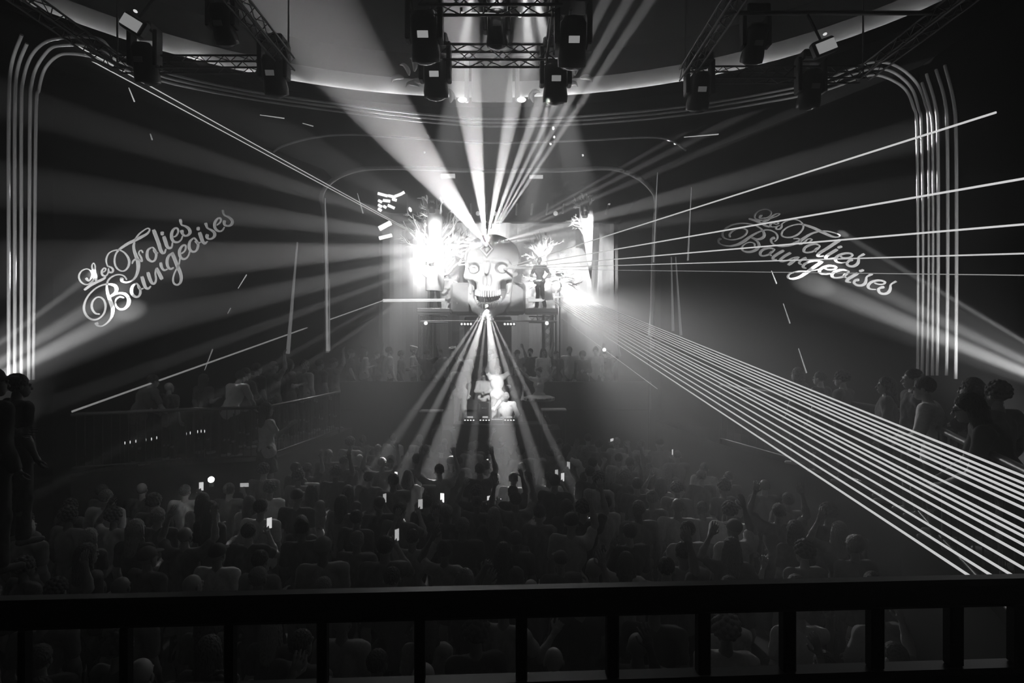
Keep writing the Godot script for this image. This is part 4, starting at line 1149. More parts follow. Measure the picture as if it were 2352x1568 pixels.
func dj_stage() -> void:
	var riser := thing("stage_riser", "dark riser behind the DJ table", "riser", Vector3(-0.45, 1.0, -16.3))
	part("deck", S().box(Vector3(0, 0.33, 0), Vector3(3.6, 0.66, 0.95), 0.02).mesh(), grey(0.03), riser)
	part("edge_strip", S().box(Vector3(0, 0.64, 0.48), Vector3(3.6, 0.03, 0.02), 0.005).mesh(), grey(0.2, 0.4), riser)
	var t := thing("dj_table", "dark DJ table with a plain front in the centre of the stage", "table", Vector3(-0.37, 1.0, -14.95))
	part("top", S().box(Vector3(0, 0.93, 0), Vector3(2.3, 0.06, 0.62), 0.012).mesh(), grey(0.05, 0.4), t)
	part("front_panel", S().box(Vector3(0, 0.45, 0.27), Vector3(2.2, 0.9, 0.04), 0.008).mesh(), grey(0.05, 0.7), t)
	for x in [-1.05, 1.05]:
		part("leg", S().box(Vector3(x, 0.45, -0.24), Vector3(0.05, 0.9, 0.05), 0.008).mesh(), grey(0.03), t)
	var names := ["leftmost", "second", "third", "rightmost"]
	for k in 4:
		var x: float = [1079, 1114, 1142, 1170][k]
		var at := Vector3((x - 1176.0) / FOCAL * 14.95, 1.96, -14.95)
		var mixer := k == 2
		var o := thing("mixer" if mixer else "dj_deck", "%s lit unit on the DJ table, %s" % [names[k], "with rows of small lamps" if mixer else "with a round platter"], "mixer" if mixer else "deck", at, "" if mixer else "decks on the DJ table")
		part("body", S().box(Vector3(0, 0.05, 0), Vector3(0.3, 0.1, 0.4), 0.012).mesh(), grey(0.03, 0.4), o)
		if mixer:
			for j in 8:
				part("lamp", S().ball(Transform3D(Basis(), Vector3(-0.12 + 0.035 * j, 0.105, 0.16)), Vector3.ONE * 0.012, 6, 4).mesh(), lit(2.0), o)
			for j in 6:
				part("knob", S().lathe(Transform3D(Basis(), Vector3(-0.1 + 0.04 * j, 0.1, 0.0)), [Vector2(0.013, 0), Vector2(0.012, 0.025), Vector2(0, 0.026)], 8).mesh(), grey(0.3), o)
		else:
			part("platter", S().lathe(Transform3D(Basis(), Vector3(0, 0.1, 0.03)), [Vector2(0.11, 0), Vector2(0.11, 0.015), Vector2(0.0, 0.02)], 20).mesh(), grey(0.15, 0.3), o)
			for j in 4:
				part("lamp", S().ball(Transform3D(Basis(), Vector3(-0.11 + 0.075 * j, 0.09, 0.2)), Vector3(0.022, 0.016, 0.016), 6, 4).mesh(), lit(2.2), o)
			part("screen", S().block(Transform3D(Basis(Vector3(1, 0, 0), 0.7), Vector3(0, 0.12, -0.15)), Vector3(0.15, 0.07, 0.01), 0.003).mesh(), lit(0.8), o)
	for k in 2:
		var a := px(965, 943, 15.0) if k == 0 else px(1243, 940, 15.2)
		var b := px(1017, 943, 15.0) if k == 0 else px(1300, 938, 15.2)
		var o := thing("side_table", "narrow pale-topped table at the %s end of the DJ stage" % ("left" if k == 0 else "right"), "table", Vector3((a.x + b.x) / 2.0, 1.0, a.z), "tables at both ends of the DJ stage")
		var h := a.y - 1.0
		part("top", S().box(Vector3(0, h, 0), Vector3(b.x - a.x, 0.04, 0.35), 0.01).mesh(), grey(0.6, 0.4), o)
		for x in [-1.0, 1.0]:
			for z in [-0.14, 0.14]:
				part("leg", S().tube([Vector3(x * (b.x - a.x) * 0.45, 0, z), Vector3(x * (b.x - a.x) * 0.45, h, z)], [0.015], 6).mesh(), grey(0.1, 0.4), o)
	var sp := thing("monitor_speaker", "black monitor speaker left of the DJ", "speaker", Vector3(px(1113, 0, 15.55).x, 1.0, -15.5))
	part("cabinet", S().box(Vector3(0, 0.72, 0), Vector3(0.34, 1.44, 0.4), 0.02).mesh(), grey(0.01, 0.6), sp)
	part("grille", S().box(Vector3(0, 1.0, -0.205), Vector3(0.28, 0.6, 0.01), 0.004).mesh(), grey(0.03, 0.5), sp)
	part("handle", S().tube([Vector3(-0.06, 1.3, 0.2), Vector3(-0.05, 1.3, 0.23), Vector3(0.05, 1.3, 0.23), Vector3(0.06, 1.3, 0.2)], [0.01], 6).mesh(), grey(0.1), sp)

# ------------------------------------------------------------------ people: one body mesh each, clothes and hair as parts; they face -z

var head_shape: Shape
var hand_shape: Shape
var hairs := {}
var poses := {}
var eye_mesh: Mesh = S().ball(Transform3D(), Vector3(0.011, 0.006, 0.008), 8, 6).mesh()
var brow_mesh: Mesh = S().tube([Vector3(-0.015, 0, 0), Vector3(0, 0.003, -0.002), Vector3(0.015, 0, 0)], [0.004], 5).mesh()
var lip_mesh: Mesh = S().ball(Transform3D(), Vector3(0.02, 0.006, 0.006), 8, 6).mesh()

# folds and locks: pushes a surface in and out by noise and bends its normals to match
func ruffle(s: Shape, freq: float, amp: float, stretch: Vector3) -> Shape:
	var n := FastNoiseLite.new()
	n.seed = 5
	n.noise_type = FastNoiseLite.TYPE_SIMPLEX_SMOOTH
	n.frequency = freq
	n.fractal_octaves = 2
	var e := 0.15 / freq
	for k in s.v.size():
		var p := s.v[k] * stretch
		var a := n.get_noise_3dv(p)
		var g := Vector3(n.get_noise_3dv(p + Vector3(e, 0, 0)) - a, n.get_noise_3dv(p + Vector3(0, e, 0)) - a, n.get_noise_3dv(p + Vector3(0, 0, e)) - a) / e * stretch * amp
		var m := s.n[k]
		s.v[k] += m * a * amp
		s.n[k] = (m - (g - m * g.dot(m))).normalized()
	return s

func make_head() -> void:
	var p := [["e", Vector3(0, 0.03, 0.015), Vector3(0.077, 0.09, 0.095)], ["e", Vector3(0, -0.03, -0.03), Vector3(0.06, 0.085, 0.065)], ["e", Vector3(0, -0.078, -0.048), Vector3(0.044, 0.038, 0.042)], ["c", Vector3(0, 0.0, -0.093), Vector3(0, -0.03, -0.112), 0.009, 0.015],
		["c", Vector3(-0.04, 0.02, -0.083), Vector3(0.04, 0.02, -0.083), 0.013, 0.013], ["c", Vector3(-0.018, -0.062, -0.093), Vector3(0.018, -0.062, -0.093), 0.009, 0.009]]
	for s in [-1.0, 1.0]:
		p.append_array([["e", Vector3(0.079 * s, -0.01, 0.01), Vector3(0.012, 0.03, 0.02)], ["e", Vector3(0.03 * s, 0.0, -0.1), Vector3(0.018, 0.012, 0.014), true], ["e", Vector3(0.03 * s, 0.0, -0.084), Vector3(0.012, 0.01, 0.01)]])
	head_shape = body(p, 0.0075, 0.011)
	var h := [["e", Vector3(0, 0.045, 0.0), Vector3(0.04, 0.05, 0.016)]]
	for k in 4:
		var x := -0.03 + 0.02 * k
		var ln: float = [0.06, 0.074, 0.07, 0.055][k]
		var a := Vector3(x, 0.08, 0)
		var b := a + Vector3(x * 0.25, ln * 0.55, -0.012)
		h.append(["c", a, b, 0.0095, 0.009])
		h.append(["c", b, b + Vector3(0, ln * 0.45, -0.022), 0.009, 0.0075])
	h.append_array([["c", Vector3(0.03, 0.02, 0), Vector3(0.06, 0.055, -0.014), 0.012, 0.01], ["c", Vector3(0.06, 0.055, -0.014), Vector3(0.062, 0.085, -0.028), 0.01, 0.008], ["c", Vector3(0, -0.02, 0), Vector3(0, 0.02, 0), 0.027, 0.03]])
	hand_shape = body(h, 0.0065, 0.008)
	var cap := ["e", Vector3(0, 0.045, 0.022), Vector3(0.088, 0.096, 0.102)]
	var face := ["e", Vector3(0, -0.045, -0.105), Vector3(0.09, 0.1, 0.085), true]
	var nape := ["e", Vector3(0, -0.175, -0.01), Vector3(0.13, 0.13, 0.14), true]
	hairs["short"] = ruffle(body([cap, face, nape], 0.0085, 0.014), 55.0, 0.007, Vector3(1, 0.35, 1)).mesh()
	hairs["cropped"] = ruffle(body([["e", Vector3(0, 0.038, 0.018), Vector3(0.082, 0.09, 0.098)], face, nape], 0.0085, 0.014), 55.0, 0.007, Vector3(1, 0.35, 1)).mesh()
	hairs["long"] = ruffle(body([cap, ["c", Vector3(0, 0.0, 0.06), Vector3(0, -0.24, 0.075), 0.08, 0.075], ["c", Vector3(-0.075, 0, 0.02), Vector3(-0.09, -0.2, 0.03), 0.03, 0.035], ["c", Vector3(0.075, 0, 0.02), Vector3(0.09, -0.2, 0.03), 0.03, 0.035], face], 0.0095, 0.03), 55.0, 0.007, Vector3(1, 0.35, 1)).mesh()
	hairs["bun"] = ruffle(body([cap, face, nape, ["e", Vector3(0, 0.12, 0.07), Vector3(0.045, 0.04, 0.045)]], 0.0085, 0.014), 55.0, 0.007, Vector3(1, 0.35, 1)).mesh()
	var curls := [["e", Vector3(0, 0.05, 0.022), Vector3(0.092, 0.1, 0.106)]]
	for k in 46:
		var a := k * 2.399
		var y := 1.0 - 1.5 * k / 46.0
		var r := sqrt(maxf(0.0, 1.0 - y * y))
		curls.append(["e", Vector3(r * cos(a) * 0.09, 0.05 + y * 0.1, 0.022 + r * sin(a) * 0.1), Vector3.ONE * 0.024])
	curls.append_array([face, nape])
	hairs["curly"] = body(curls, 0.009, 0.008).mesh()
	var brim := [["e", Vector3(0, 0.055, 0.02), Vector3(0.092, 0.092, 0.106)], ["e", Vector3(0, 0.05, -0.11), Vector3(0.075, 0.012, 0.075)], ["e", Vector3(0, -0.1, 0.0), Vector3(0.16, 0.13, 0.2), true]]
	hairs["cap"] = body(brim, 0.0085, 0.008).mesh()

# arms: [elbow left, wrist left, elbow right, wrist right] before leaning
func make_pose(called: String, arms: Array, lean := 0.0, female := false, long_sleeves := false, skirt := false, legs := []) -> void:
	var sh := 0.165 if female else 0.19
	var k := 0.9 if female else 1.0
	var turn := Transform3D(Basis(Vector3(1, 0, 0), -lean), Vector3(0, 0.95, 0)) * Transform3D(Basis(), Vector3(0, -0.95, 0))
	var shl := turn * Vector3(-sh, 1.42, 0)
	var shr := turn * Vector3(sh, 1.42, 0)
	var skin := []
	var shirt := []
	var slacks := []
	var lg := legs if legs else [Vector3(-0.1, 0.49, -0.02), Vector3(-0.12, 0.08, 0.02), Vector3(0.1, 0.49, -0.02), Vector3(0.13, 0.08, 0.0)]
	for s in 2:
		var g := -1.0 if s == 0 else 1.0
		var hip := Vector3(0.085 * g, 0.9, 0)
		var kn: Vector3 = lg[s * 2]
		var an: Vector3 = lg[s * 2 + 1]
		skin.append_array([["c", hip, kn, 0.085 * k, 0.055 * k], ["c", kn, kn.lerp(an, 0.35), 0.055 * k, 0.058 * k], ["c", kn.lerp(an, 0.35), an, 0.058 * k, 0.036], ["c", an + Vector3(0, -0.035, 0.03), an + Vector3(0.02 * g, -0.045, -0.15), 0.04, 0.032]])
		if not skirt:
			slacks.append_array([["c", hip, kn, 0.102 * k, 0.072 * k], ["c", kn, an + Vector3(0, 0.03, 0), 0.072 * k, 0.062]])
	var chest := turn * Vector3(0, 1.27, 0.0)
	var torso := [["c", Vector3(-0.075, 0.93, 0), Vector3(0.075, 0.93, 0), 0.115, 0.115], ["c", Vector3(0, 0.98, 0), turn * Vector3(0, 1.12, 0), 0.12 * k, 0.115 * k], ["e", chest, Vector3(0.165 * k, 0.2, 0.115 * k)], ["c", shl, shr, 0.062 * k, 0.062 * k]]
	if female: torso.append_array([["e", turn * Vector3(-0.07, 1.27, -0.085), Vector3(0.06, 0.06, 0.05)], ["e", turn * Vector3(0.07, 1.27, -0.085), Vector3(0.06, 0.06, 0.05)]])
	skin.append_array(torso)
	for t in torso:
		if t[0] == "c": shirt.append(["c", t[1], t[2], t[3] + 0.018, t[4] + 0.018])
		else: shirt.append(["e", t[1], t[2] + Vector3.ONE * 0.02])
	shirt.append(["c", Vector3(0, 0.9, 0), Vector3(0, 0.98, 0), 0.15 * k, 0.14 * k])
	slacks.append_array([["c", Vector3(-0.075, 0.93, 0), Vector3(0.075, 0.93, 0), 0.128, 0.128]])
	if skirt:
		slacks.append_array([["c", Vector3(0, 0.9, 0), Vector3(0, 0.62, 0), 0.15, 0.19], ["e", Vector3(0, 0.5, 0), Vector3(0.3, 0.09, 0.3), true]])
	skin.append(["c", turn * Vector3(0, 1.44, 0.01), turn * Vector3(0, 1.56, 0.0), 0.055 * k, 0.05 * k])
	var head_at := turn * Vector3(0, 1.635, -0.012)
	var out := Shape.new()
	var hands := []
	for s in 2:
		var g := -1.0 if s == 0 else 1.0
		var a := shl if s == 0 else shr
		var el: Vector3 = turn * arms[s * 2]
		var wr: Vector3 = turn * arms[s * 2 + 1]
		skin.append_array([["c", a, el, 0.052 * k, 0.04 * k], ["c", el, el.lerp(wr, 0.3), 0.041 * k, 0.042 * k], ["c", el.lerp(wr, 0.3), wr, 0.042 * k, 0.027 * k]])
		if long_sleeves: shirt.append_array([["c", a, el, 0.075 * k, 0.06 * k], ["c", el, el.lerp(wr, 0.92), 0.06 * k, 0.045 * k]])
		else: shirt.append(["c", a, a.lerp(el, 0.62), 0.072 * k, 0.064 * k])
		var y := (wr - el).normalized()
		var x := y.cross(Vector3(0.05, 0.1, 1)).normalized()
		var z := x.cross(y)
		hands.append([Transform3D(Basis(x * -g, y, z), wr), g > 0.0])
	out.join(body(skin, 0.021, 0.035), Transform3D())
	out.join(head_shape, Transform3D(turn.basis.slerp(Basis(), 0.5), head_at))
	for h in hands: out.join(hand_shape, h[0], h[1])
	poses[called] = {"body": out.mesh(), "shirt": ruffle(body(shirt, 0.021, 0.03), 7.0, 0.018, Vector3(1, 0.6, 1)).mesh(), "trousers": ruffle(body(slacks, 0.023, 0.03), 8.0, 0.014, Vector3(1, 0.7, 1)).mesh(), "head": head_at, "headturn": turn.basis.slerp(Basis(), 0.5), "wrist": turn * arms[3], "skirt": skirt}

func make_poses() -> void:
	make_head()
	var dl := [Vector3(-0.25, 1.14, 0.03), Vector3(-0.24, 0.9, -0.07)]
	var dr := [Vector3(0.25, 1.14, 0.03), Vector3(0.24, 0.9, -0.07)]
	make_pose("standing", dl + dr)
	make_pose("raising", dl + [Vector3(0.28, 1.62, -0.1), Vector3(0.22, 1.88, -0.13)])
	make_pose("cheering", [Vector3(-0.35, 1.58, -0.1), Vector3(-0.28, 1.84, -0.16), Vector3(0.34, 1.6, -0.08), Vector3(0.3, 1.86, -0.14)])
	make_pose("filming", dl + [Vector3(0.26, 1.27, -0.24), Vector3(0.1, 1.5, -0.4)])
	make_pose("drinking", [Vector3(-0.25, 1.15, 0.02), Vector3(-0.13, 1.17, -0.24)] + dr, 0.0, false, true)
	make_pose("leaning", [Vector3(-0.31, 1.16, -0.22), Vector3(-0.17, 1.12, -0.46), Vector3(0.31, 1.16, -0.22), Vector3(0.17, 1.12, -0.46)], 0.42)
	make_pose("folded", [Vector3(-0.26, 1.16, -0.06), Vector3(-0.03, 1.13, -0.25), Vector3(0.26, 1.16, -0.06), Vector3(0.05, 1.15, -0.27)], 0.05, false, true)
	make_pose("woman", [Vector3(-0.22, 1.15, 0.03), Vector3(-0.21, 0.91, -0.06), Vector3(0.22, 1.15, 0.03), Vector3(0.17, 1.2, -0.2)], 0.0, true)
	make_pose("woman_dancing", [Vector3(-0.33, 1.5, -0.08), Vector3(-0.2, 1.75, -0.12), Vector3(0.3, 1.22, -0.05), Vector3(0.4, 1.38, -0.2)], 0.0, true, false, true)
	make_pose("jacket", [Vector3(-0.3, 1.14, -0.08), Vector3(-0.22, 1.12, -0.34), Vector3(0.29, 1.13, 0.0), Vector3(0.22, 1.1, -0.27)], 0.16, false, true)
	make_pose("dj", [Vector3(-0.3, 1.15, -0.1), Vector3(-0.18, 1.05, -0.36), Vector3(0.34, 1.32, -0.14), Vector3(0.14, 1.56, -0.12)], 0.2, false, true)
	make_pose("hips", [Vector3(-0.36, 1.16, 0.05), Vector3(-0.19, 1.0, -0.06), Vector3(0.36, 1.16, 0.05), Vector3(0.19, 1.0, -0.06)], 0.0, true, false, false, [Vector3(-0.12, 0.49, -0.05), Vector3(-0.17, 0.08, 0.02), Vector3(0.08, 0.49, 0.0), Vector3(0.12, 0.08, 0.02)])
	make_pose("ballet", [Vector3(-0.36, 1.5, 0.0), Vector3(-0.5, 1.72, -0.06), Vector3(0.36, 1.48, 0.0), Vector3(0.52, 1.68, -0.06)], 0.0, true, false, false, [Vector3(-0.18, 0.52, -0.1), Vector3(-0.34, 0.14, 0.0), Vector3(0.06, 0.49, -0.02), Vector3(0.08, 0.08, 0.0)])

func person(pose: String, at: Vector3, yaw: float, hair: String, shirt: float, skin: float, hair_tone: float, label: String, group: String, tall := 1.0, slacks := 0.02) -> Node3D:
	var p: Dictionary = poses[pose]
	var o := thing("person", label, "person", at, group)
	o.transform = Transform3D(Basis(Vector3.UP, yaw).scaled(Vector3.ONE * tall), at)
	part("body", p.body, grey(skin, 0.55), o)
	part("shirt", p.shirt, woven(shirt, 0.18), o)
	part("skirt" if p.skirt else "trousers", p.trousers, woven(slacks, 0.2), o)
	if hair:
		part("cap" if hair == "cap" else "hair", hairs[hair], grey(hair_tone, 0.75), o).transform = Transform3D(p.headturn, p.head)
	return o

func halo(o: Node3D, pose: String) -> void:
	var p: Dictionary = poses[pose]
	var r := S()
	var pts := []
	for k in 20: pts.append(Vector3(cos(TAU * k / 20) * 0.105, 0.0, sin(TAU * k / 20) * 0.105))
	r.tube(pts, [0.022], 7, true)
	part("headband", r.mesh(), grey(0.9, 0.6), o).transform = Transform3D(Basis(Vector3(1, 0, 0), -0.25), p.head + Vector3(0, 0.14, 0.0))

func phone(at: Vector3, yaw: float, bright: float, label: String, wide := false) -> void:
	var o := thing("phone", label, "phone", at, "phones held up in the crowd")
	o.rotation.y = yaw
	if wide: o.rotation.z = PI / 2
	part("case", S().box(Vector3.ZERO, Vector3(0.075, 0.155, 0.009), 0.004).mesh(), grey(0.02, 0.3), o)
	part("screen", S().box(Vector3(0, 0, 0.005), Vector3(0.068, 0.145, 0.002), 0.001).mesh(), lit(bright), o)

func edge_of(d: float, table: Array) -> float:
	for k in table.size() - 1:
		if d <= table[k + 1][0]:
			return lerpf(table[k][1], table[k + 1][1], clampf((d - table[k][0]) / (table[k + 1][0] - table[k][0]), 0, 1))
	return table[-1][1]

const NTH := ["first", "second", "third", "fourth", "fifth", "sixth", "seventh", "eighth", "ninth", "tenth", "eleventh", "twelfth", "thirteenth", "fourteenth", "fifteenth", "sixteenth", "seventeenth", "eighteenth", "nineteenth", "twentieth", "twenty-first", "twenty-second", "twenty-third", "twenty-fourth"]
const TONES := {0.02: "black", 0.06: "dark", 0.16: "grey", 0.4: "pale", 0.75: "white"}

func crowd() -> void:
	rng.seed = 4711
	var left := [[3.0, -3.7], [4.2, -4.6], [6.2, -6.0], [6.9, -7.2], [9.6, -7.2], [10.0, -5.2], [10.8, -4.4], [14.2, -4.0]]
	var right := [[3.0, 2.8], [3.8, 3.15], [5.8, 4.0], [7.5, 4.75], [9.5, 4.55], [12.0, 3.95], [14.2, 3.5]]
	var rows := [3.9, 4.5, 5.15, 5.8, 6.5, 7.2, 7.95, 8.7, 9.5, 10.3, 11.2, 12.1, 13.0, 13.9]
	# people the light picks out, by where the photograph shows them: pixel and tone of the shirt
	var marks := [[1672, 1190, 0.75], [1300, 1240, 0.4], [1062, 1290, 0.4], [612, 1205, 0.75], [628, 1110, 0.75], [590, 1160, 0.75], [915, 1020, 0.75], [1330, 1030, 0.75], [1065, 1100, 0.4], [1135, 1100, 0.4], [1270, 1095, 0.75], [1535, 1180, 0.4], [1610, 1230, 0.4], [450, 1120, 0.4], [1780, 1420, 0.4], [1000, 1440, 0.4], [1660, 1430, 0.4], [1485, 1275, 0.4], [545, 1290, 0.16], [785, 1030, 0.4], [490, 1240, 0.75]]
	var films := [[1308, 1103], [1140, 1095], [505, 1142], [838, 1165], [890, 1168], [1250, 1108], [985, 1172], [1395, 1015], [875, 1118], [405, 1110], [528, 1222], [1290, 1090], [1122, 1155], [880, 1240], [1860, 1410], [1535, 1052]]
	var halos := [[722, 1130], [910, 1445], [1030, 1128]]
	var spots := []
	for r in rows.size():
		var d: float = rows[r]
		var a := edge_of(d, left)
		var b := edge_of(d, right)
		var n := int((b - a) / 0.66)
		for k in n:
			var x := lerpf(a, b, (k + 0.5) / n) + rng.randf_range(-0.06, 0.06)
			var q := {"row": r, "nth": k, "at": Vector3(x, 0, -d - rng.randf_range(-0.12, 0.12)), "tall": rng.randf_range(0.93, 1.07), "tone": [0.02, 0.02, 0.06, 0.06, 0.16, 0.16, 0.4][rng.randi() % 7], "pose": ["standing", "standing", "standing", "standing", "drinking", "folded", "standing", "woman", "woman", "woman", "woman", "woman_dancing", "raising", "standing", "folded", "cheering"][rng.randi() % 16], "halo": false, "screen": false}
			q.px = Vector2(1176 + q.at.x / -q.at.z * FOCAL, 784 + (EYE - 1.62 * q.tall) / -q.at.z * FOCAL)
			spots.append(q)
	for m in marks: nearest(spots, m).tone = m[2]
	for m in films:
		var q = nearest(spots, m)
		q.pose = "filming"
		q.screen = true
	for m in halos:
		var q = nearest(spots, m)
		q.halo = true
		if q.pose in ["raising", "cheering"]: q.pose = "standing"
	var act := {"standing": "", "raising": "arm-raising ", "cheering": "cheering ", "filming": "filming ", "drinking": "", "folded": "", "woman": "", "woman_dancing": "dancing "}
	for q in spots:
		var fem: bool = q.pose.begins_with("woman")
		var hair: String = (["long", "long", "bun", "curly"] if fem else ["short", "short", "cropped", "curly", "cap", "short", ""])[rng.randi() % (4 if fem else 7)]
		if q.halo: hair = "bun" if hair in ["cap", ""] else hair
		var name := hair + "-haired" if hair in ["short", "long", "curly"] else "close-cropped" if hair == "cropped" else "capped" if hair == "cap" else "bun-haired" if hair == "bun" else "bald"
		var lab := "%s %sperson in %s top, %s from left in %s crowd row from balcony" % [name, act[q.pose], TONES[q.tone], NTH[q.nth], NTH[q.row]]
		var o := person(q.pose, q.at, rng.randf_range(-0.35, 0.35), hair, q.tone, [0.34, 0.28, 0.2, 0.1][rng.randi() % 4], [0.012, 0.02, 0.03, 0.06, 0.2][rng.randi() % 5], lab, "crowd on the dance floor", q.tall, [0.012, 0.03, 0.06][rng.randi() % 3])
		if q.halo: halo(o, q.pose)
		if q.screen:
			var w: Vector3 = o.transform * (poses["filming"].wrist + Vector3(-0.01, 0.12, -0.06))
			phone(w, o.rotation.y + rng.randf_range(-0.9, 0.9), [1.6, 0.9, 0.5][(q.nth + q.row) % 3], "glowing phone of the filming %s in %s top, %s from left, %s crowd row" % [name, TONES[q.tone], NTH[q.nth], NTH[q.row]], q.nth % 3 == 0)
		elif q.pose == "drinking" and q.row > 1:
			var w2: Vector3 = o.transform * Vector3(-0.11, 1.22, -0.3)
			var g := thing("glass", "small drinking glass held by %s, %s from left in %s crowd row" % [name + " person", NTH[q.nth], NTH[q.row]], "glass", w2, "glasses held in the crowd")
			part("cup", S().lathe(Transform3D(), [Vector2(0.0, -0.06), Vector2(0.026, -0.06), Vector2(0.034, 0.06), Vector2(0.03, 0.06), Vector2(0.024, -0.05), Vector2(0, -0.05)], 10).mesh(), grey(0.5, 0.1), g)

func nearest(spots: Array, m: Array) -> Dictionary:
	var best: Dictionary = spots[0]
	for q in spots:
		if not q.screen and q.px.distance_to(Vector2(m[0], m[1])) < best.px.distance_to(Vector2(m[0], m[1])): best = q
	return best

# people on the galleries, the rear tier and the stage, placed by where their heads show
func guest(pose: String, x: float, d: float, floor_y: float, yaw: float, hair: String, tone: float, label: String, group := "", tall := 1.0, skin := 0.3, hair_tone := 0.02) -> Node3D:
	var o := person(pose, Vector3((x - 1176.0) / FOCAL * d, floor_y, -d), yaw, hair, tone, skin, hair_tone, label, group, tall)
	face(o, pose)
	return o

func face(o: Node3D, pose: String) -> void:
	var t := Transform3D(poses[pose].headturn, poses[pose].head)
	for g in [-1.0, 1.0]:
		part("eye", eye_mesh, grey(0.02, 0.4), o).transform = t * Transform3D(Basis(), Vector3(0.03 * g, 0.001, -0.089))
		part("eyebrow", brow_mesh, grey(0.02, 0.7), o).transform = t * Transform3D(Basis(), Vector3(0.031 * g, 0.022, -0.092))
	part("lips", lip_mesh, grey(0.15, 0.4), o).transform = t * Transform3D(Basis(), Vector3(0, -0.062, -0.1))

func guests() -> void:
	# right gallery
	var g := "guests on the right gallery"
	guest("jacket", 2152, 6.15, 1.95, 0.75, "short", 0.75, "man in pale jacket at the ledge of the right gallery", g, 1.0)
	guest("standing", 2098, 7.0, 1.95, 1.3, "cropped", 0.02, "close-cropped man in black looking left behind the pale jacket", g, 1.03, 0.34)
	guest("drinking", 2036, 7.6, 1.95, 1.0, "long", 0.06, "long-haired guest with hand at chin left of the pale jacket", g, 0.95)
	guest("folded", 1940, 8.6, 1.95, 0.7, "curly", 0.06, "curly-haired dim guest on the right gallery above the lasers", g, 0.96)
	guest("standing", 1884, 9.3, 1.95, 0.6, "short", 0.06, "short-haired dim guest second from the stage on the right gallery", g, 0.94)
	guest("woman", 1832, 9.9, 1.95, 0.5, "long", 0.06, "dim long-haired guest nearest the stage on the right gallery", g, 0.96)
	var sg := guest("leaning", 2325, 4.7, 1.95, 0.95, "long", 0.02, "person in dark glasses leaning on the ledge at the right edge", g, 1.0, 0.45)
	var gl := S()
	for e in [-1.0, 1.0]:
		gl.ball(Transform3D(Basis(), Vector3(0.032 * e, 0.0, -0.101)), Vector3(0.026, 0.02, 0.006), 10, 6)
		gl.tube([Vector3(0.056 * e, 0.004, -0.098), Vector3(0.083 * e, 0.006, -0.01)], [0.003], 5)
	gl.tube([Vector3(-0.008, 0.004, -0.107), Vector3(0.008, 0.004, -0.107)], [0.003], 5)
	part("glasses", gl.mesh(), grey(0.01, 0.1), sg).transform = Transform3D(poses.leaning.headturn, poses.leaning.head)
	guest("woman", 2232, 6.0, 1.95, 0.4, "long", 0.02, "dark long-haired guest right of the pale jacket", g, 1.0, 0.2)
	guest("standing", 2292, 5.7, 1.95, 0.2, "curly", 0.02, "dark curly-haired guest second from the right edge", g, 0.98, 0.2)
	# left gallery
	g = "guests on the left gallery"
	guest("leaning", 316, 10.75, 1.75, -0.5, "short", 0.06, "person bending over the rail at the left of the gallery", g)
	guest("standing", 388, 11.1, 1.75, -0.3, "", 0.06, "bald guest second from the left behind the gallery rail", g, 0.88)
	guest("woman", 468, 11.8, 1.75, -0.2, "long", 0.06, "long-haired guest left of the man in the light tee", g, 0.95)
	guest("leaning", 528, 11.45, 1.75, -0.3, "short", 0.4, "man in light tee leaning on the left gallery rail", g, 1.02)
	guest("folded", 562, 12.4, 1.75, -0.4, "cap", 0.06, "capped guest right behind the man in the light tee", g)
	guest("woman_dancing", 612, 10.75, 1.0, -0.7, "long", 0.4, "person in pale ruffled dress at the gallery's corner step", g, 1.1)
	guest("standing", 680, 10.9, 0.0, -0.5, "short", 0.06, "dim person right of the pale ruffled dress", g, 1.0)
	var lx := [590, 628, 664, 700, 734, 766]
	for k in lx.size():
		var d := 12.9 + 0.45 * k
		guest(["standing", "raising", "woman", "drinking"][k % 4], lx[k], d, 1.75, -0.5 - 0.1 * (k % 3), ["short", "cropped", "long", "curly"][k % 4], [0.06, 0.16, 0.06, 0.4, 0.06, 0.16][k % 6], "%s from the left of the guests packed along the far left gallery" % NTH[k], "guests packed along the far left gallery", 1.05 + 0.02 * (k % 3))
	# rear tier, around the feet of the skull stage
	var tx := [806, 836, 865, 894, 922, 950, 980, 1010, 1040, 1068, 1098, 1128, 1158, 1188, 1218, 1248, 1278, 1308, 1338, 1368, 1398]
	for k in tx.size():
		var d := 17.15 + 0.5 * (k % 3)
		var pose: String = ["standing", "woman", "raising", "standing", "drinking", "woman", "cheering"][k % 7]
		var tone: float = [0.06, 0.4, 0.02, 0.75, 0.06, 0.4][k % 6]
		var o := guest(pose, tx[k], d, 2.1, PI + 0.5 * sin(k * 1.3) if k > 5 else -1.2 + 0.4 * sin(k), ["short", "long", "cropped", "short", "curly", "bun", "cap"][k % 7], tone, "%s from left along the tier below the skull, in %s" % [NTH[k] if k < 24 else ["twenty-fifth", "twenty-sixth", "twenty-seventh", "twenty-eighth"][k - 24], TONES[tone]], "guests on the tier below the skull", 1.0 + 0.04 * sin(k * 2.7), 0.35, 0.3 if k in [9, 10] else 0.02)
		if k in [8, 5]: halo(o, pose)
	# at the DJ's table
	g = "party on the DJ stage"
	var dj := guest("dj", 1163, 15.4, 1.0, PI, "", 0.8, "bearded bald DJ in white shirt, one hand at his ear", g, 1.0, 0.4)
	part("beard", body([["e", Vector3(0, -0.085, -0.055), Vector3(0.05, 0.05, 0.045)], ["e", Vector3(0, -0.055, -0.075), Vector3(0.045, 0.02, 0.03)]], 0.008, 0.01).mesh(), grey(0.03, 0.8), dj).transform = Transform3D(poses.dj.headturn, poses.dj.head)
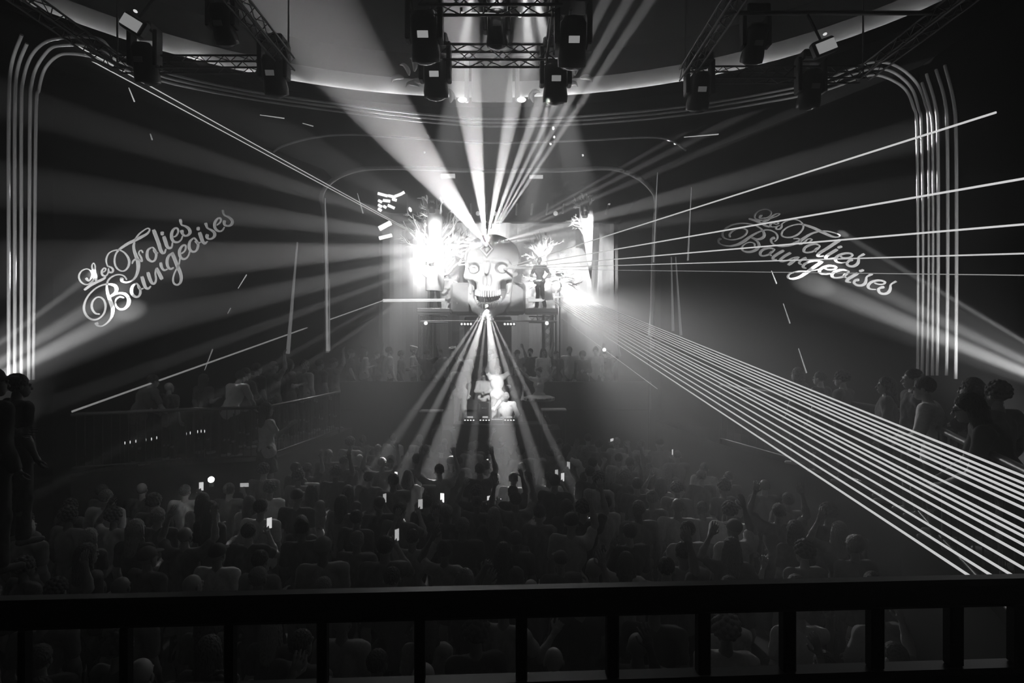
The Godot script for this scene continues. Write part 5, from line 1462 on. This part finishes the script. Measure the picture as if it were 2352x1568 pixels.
	guest("standing", 1058, 16.05, 1.66, PI - 0.2, "short", 0.75, "tall man in long white tee left of the DJ", g, 1.06, 0.4).get_node("trousers").material_override = woven(0.6, 0.15)
	guest("cheering", 1142, 16.15, 1.66, PI + 0.3, "short", 0.75, "man in white tee with arms up right behind the DJ", g, 1.0, 0.4).get_node("trousers").material_override = woven(0.5, 0.15)
	guest("folded", 1112, 16.3, 1.66, PI, "curly", 0.4, "person in pale vest between the two men in white tees", g, 0.88, 0.35)
	guest("woman", 1186, 16.3, 1.66, PI - 0.3, "long", 0.06, "long-haired woman in dark top right behind the DJ", g, 0.98, 0.4)
	var tu := guest("ballet", 1238, 15.95, 1.66, PI - 0.5, "bun", 0.5, "ballet dancer in white tutu with raised arms right of the DJ", g, 0.96, 0.4)
	var tut := S()
	for layer in 4:
		var prof := []
		for k in 7: prof.append(Vector2(0.13 + 0.055 * k, 0.98 - 0.03 * layer - 0.012 * k + 0.012 * sin(k * 2.0 + layer)))
		var b0 := tut.v.size()
		tut.lathe(Transform3D(), prof, 40)
		for q in range(b0, tut.v.size()):
			var v := tut.v[q]
			var r := Vector2(v.x, v.z).length()
			tut.v[q] = v + Vector3(0, 0.03 * sin(atan2(v.z, v.x) * 20.0 + layer) * (r - 0.13) / 0.33, 0)
	part("tutu", tut.mesh(), grey(0.75, 0.8), tu)
	# the two dancers under the trees
	for k in 2:
		var o := guest("hips", 998 if k == 0 else 1240, 19.0, px(0, 708, 18.5).y - 0.0, PI + (0.2 if k == 0 else -0.5), "", 0.06, "slim dancer in dark body suit on the %s platform under the white tree" % ("left" if k == 0 else "right"), "platform dancers", 1.0, 0.12)
		part("belt", S().lathe(Transform3D(Basis(), Vector3(0, 0.95, 0)), [Vector2(0.17, -0.03), Vector2(0.178, 0.0), Vector2(0.17, 0.03)], 18).mesh(), grey(0.5, 0.3, 0.5), o)
	# shadowed guests on the near left gallery
	g = "shadowed guests on the near left gallery"
	guest("standing", 40, 5.6, 2.1, -0.5, "short", 0.02, "dark silhouette of a guest at the far left edge", g, 0.95, 0.12)
	guest("drinking", -20, 4.9, 2.1, -0.4, "cap", 0.02, "capped silhouette cut by the left picture edge", g, 1.0, 0.1)
	# torches
	var q := px(485, 1101, 9.3)
	for k in 2:
		var at: Vector3 = q if k == 0 else px(1388, 803, 16.4)
		var o := thing("phone_torch_light", "bright phone torch flaring %s" % ("over the left of the crowd" if k == 0 else "right of the stage"), "phone torch", at, "phone torches")
		part("case", S().box(Vector3(0, -0.05, -0.012), Vector3(0.075, 0.15, 0.01), 0.004).mesh(), grey(0.02, 0.3), o)
		part("lamp", S().ball(Transform3D(), Vector3.ONE * 0.05).mesh(), lit(6.0), o)
		glow(at, 0.2 if k == 0 else 0.35, 0.03)
	# row of glints on the rail pickets, made as glowing points on added stems
	for k in 11:
		var x: float = [287, 299, 312, 335, 348, 360, 428, 437, 454, 462, 470][k]
		var y: float = [1017, 1015, 1013, 1010, 1008, 1005, 996, 994, 991, 990, 990][k]
		var d := 10.62 + (x - 287.0) * 0.0022
		var at := px(x, y, d)
		var o := thing("picket_glint", "%s from the left of the picket glints made as glowing points along the gallery front" % NTH[k], "painted_glint", at, "small lights along the gallery front")
		part("glint", S().ball(Transform3D(), Vector3(0.008, 0.03, 0.008), 8, 6).mesh(), lit(1.2), o)
		part("added_stem", S().tube([Vector3(0, -0.03, 0), Vector3(0, 1.75 - at.y, 0.0)], [0.008, 0.012], 6).mesh(), grey(0.05), o)

func _ready() -> void:
	rng.seed = 7
	camera_air_lights()
	hall()
	railings()
	lettering()
	lasers()
	skull_stage()
	skull()
	trees()
	over_hall()
	wall_lights()
	dj_stage()
	make_poses()
	crowd()
	guests()
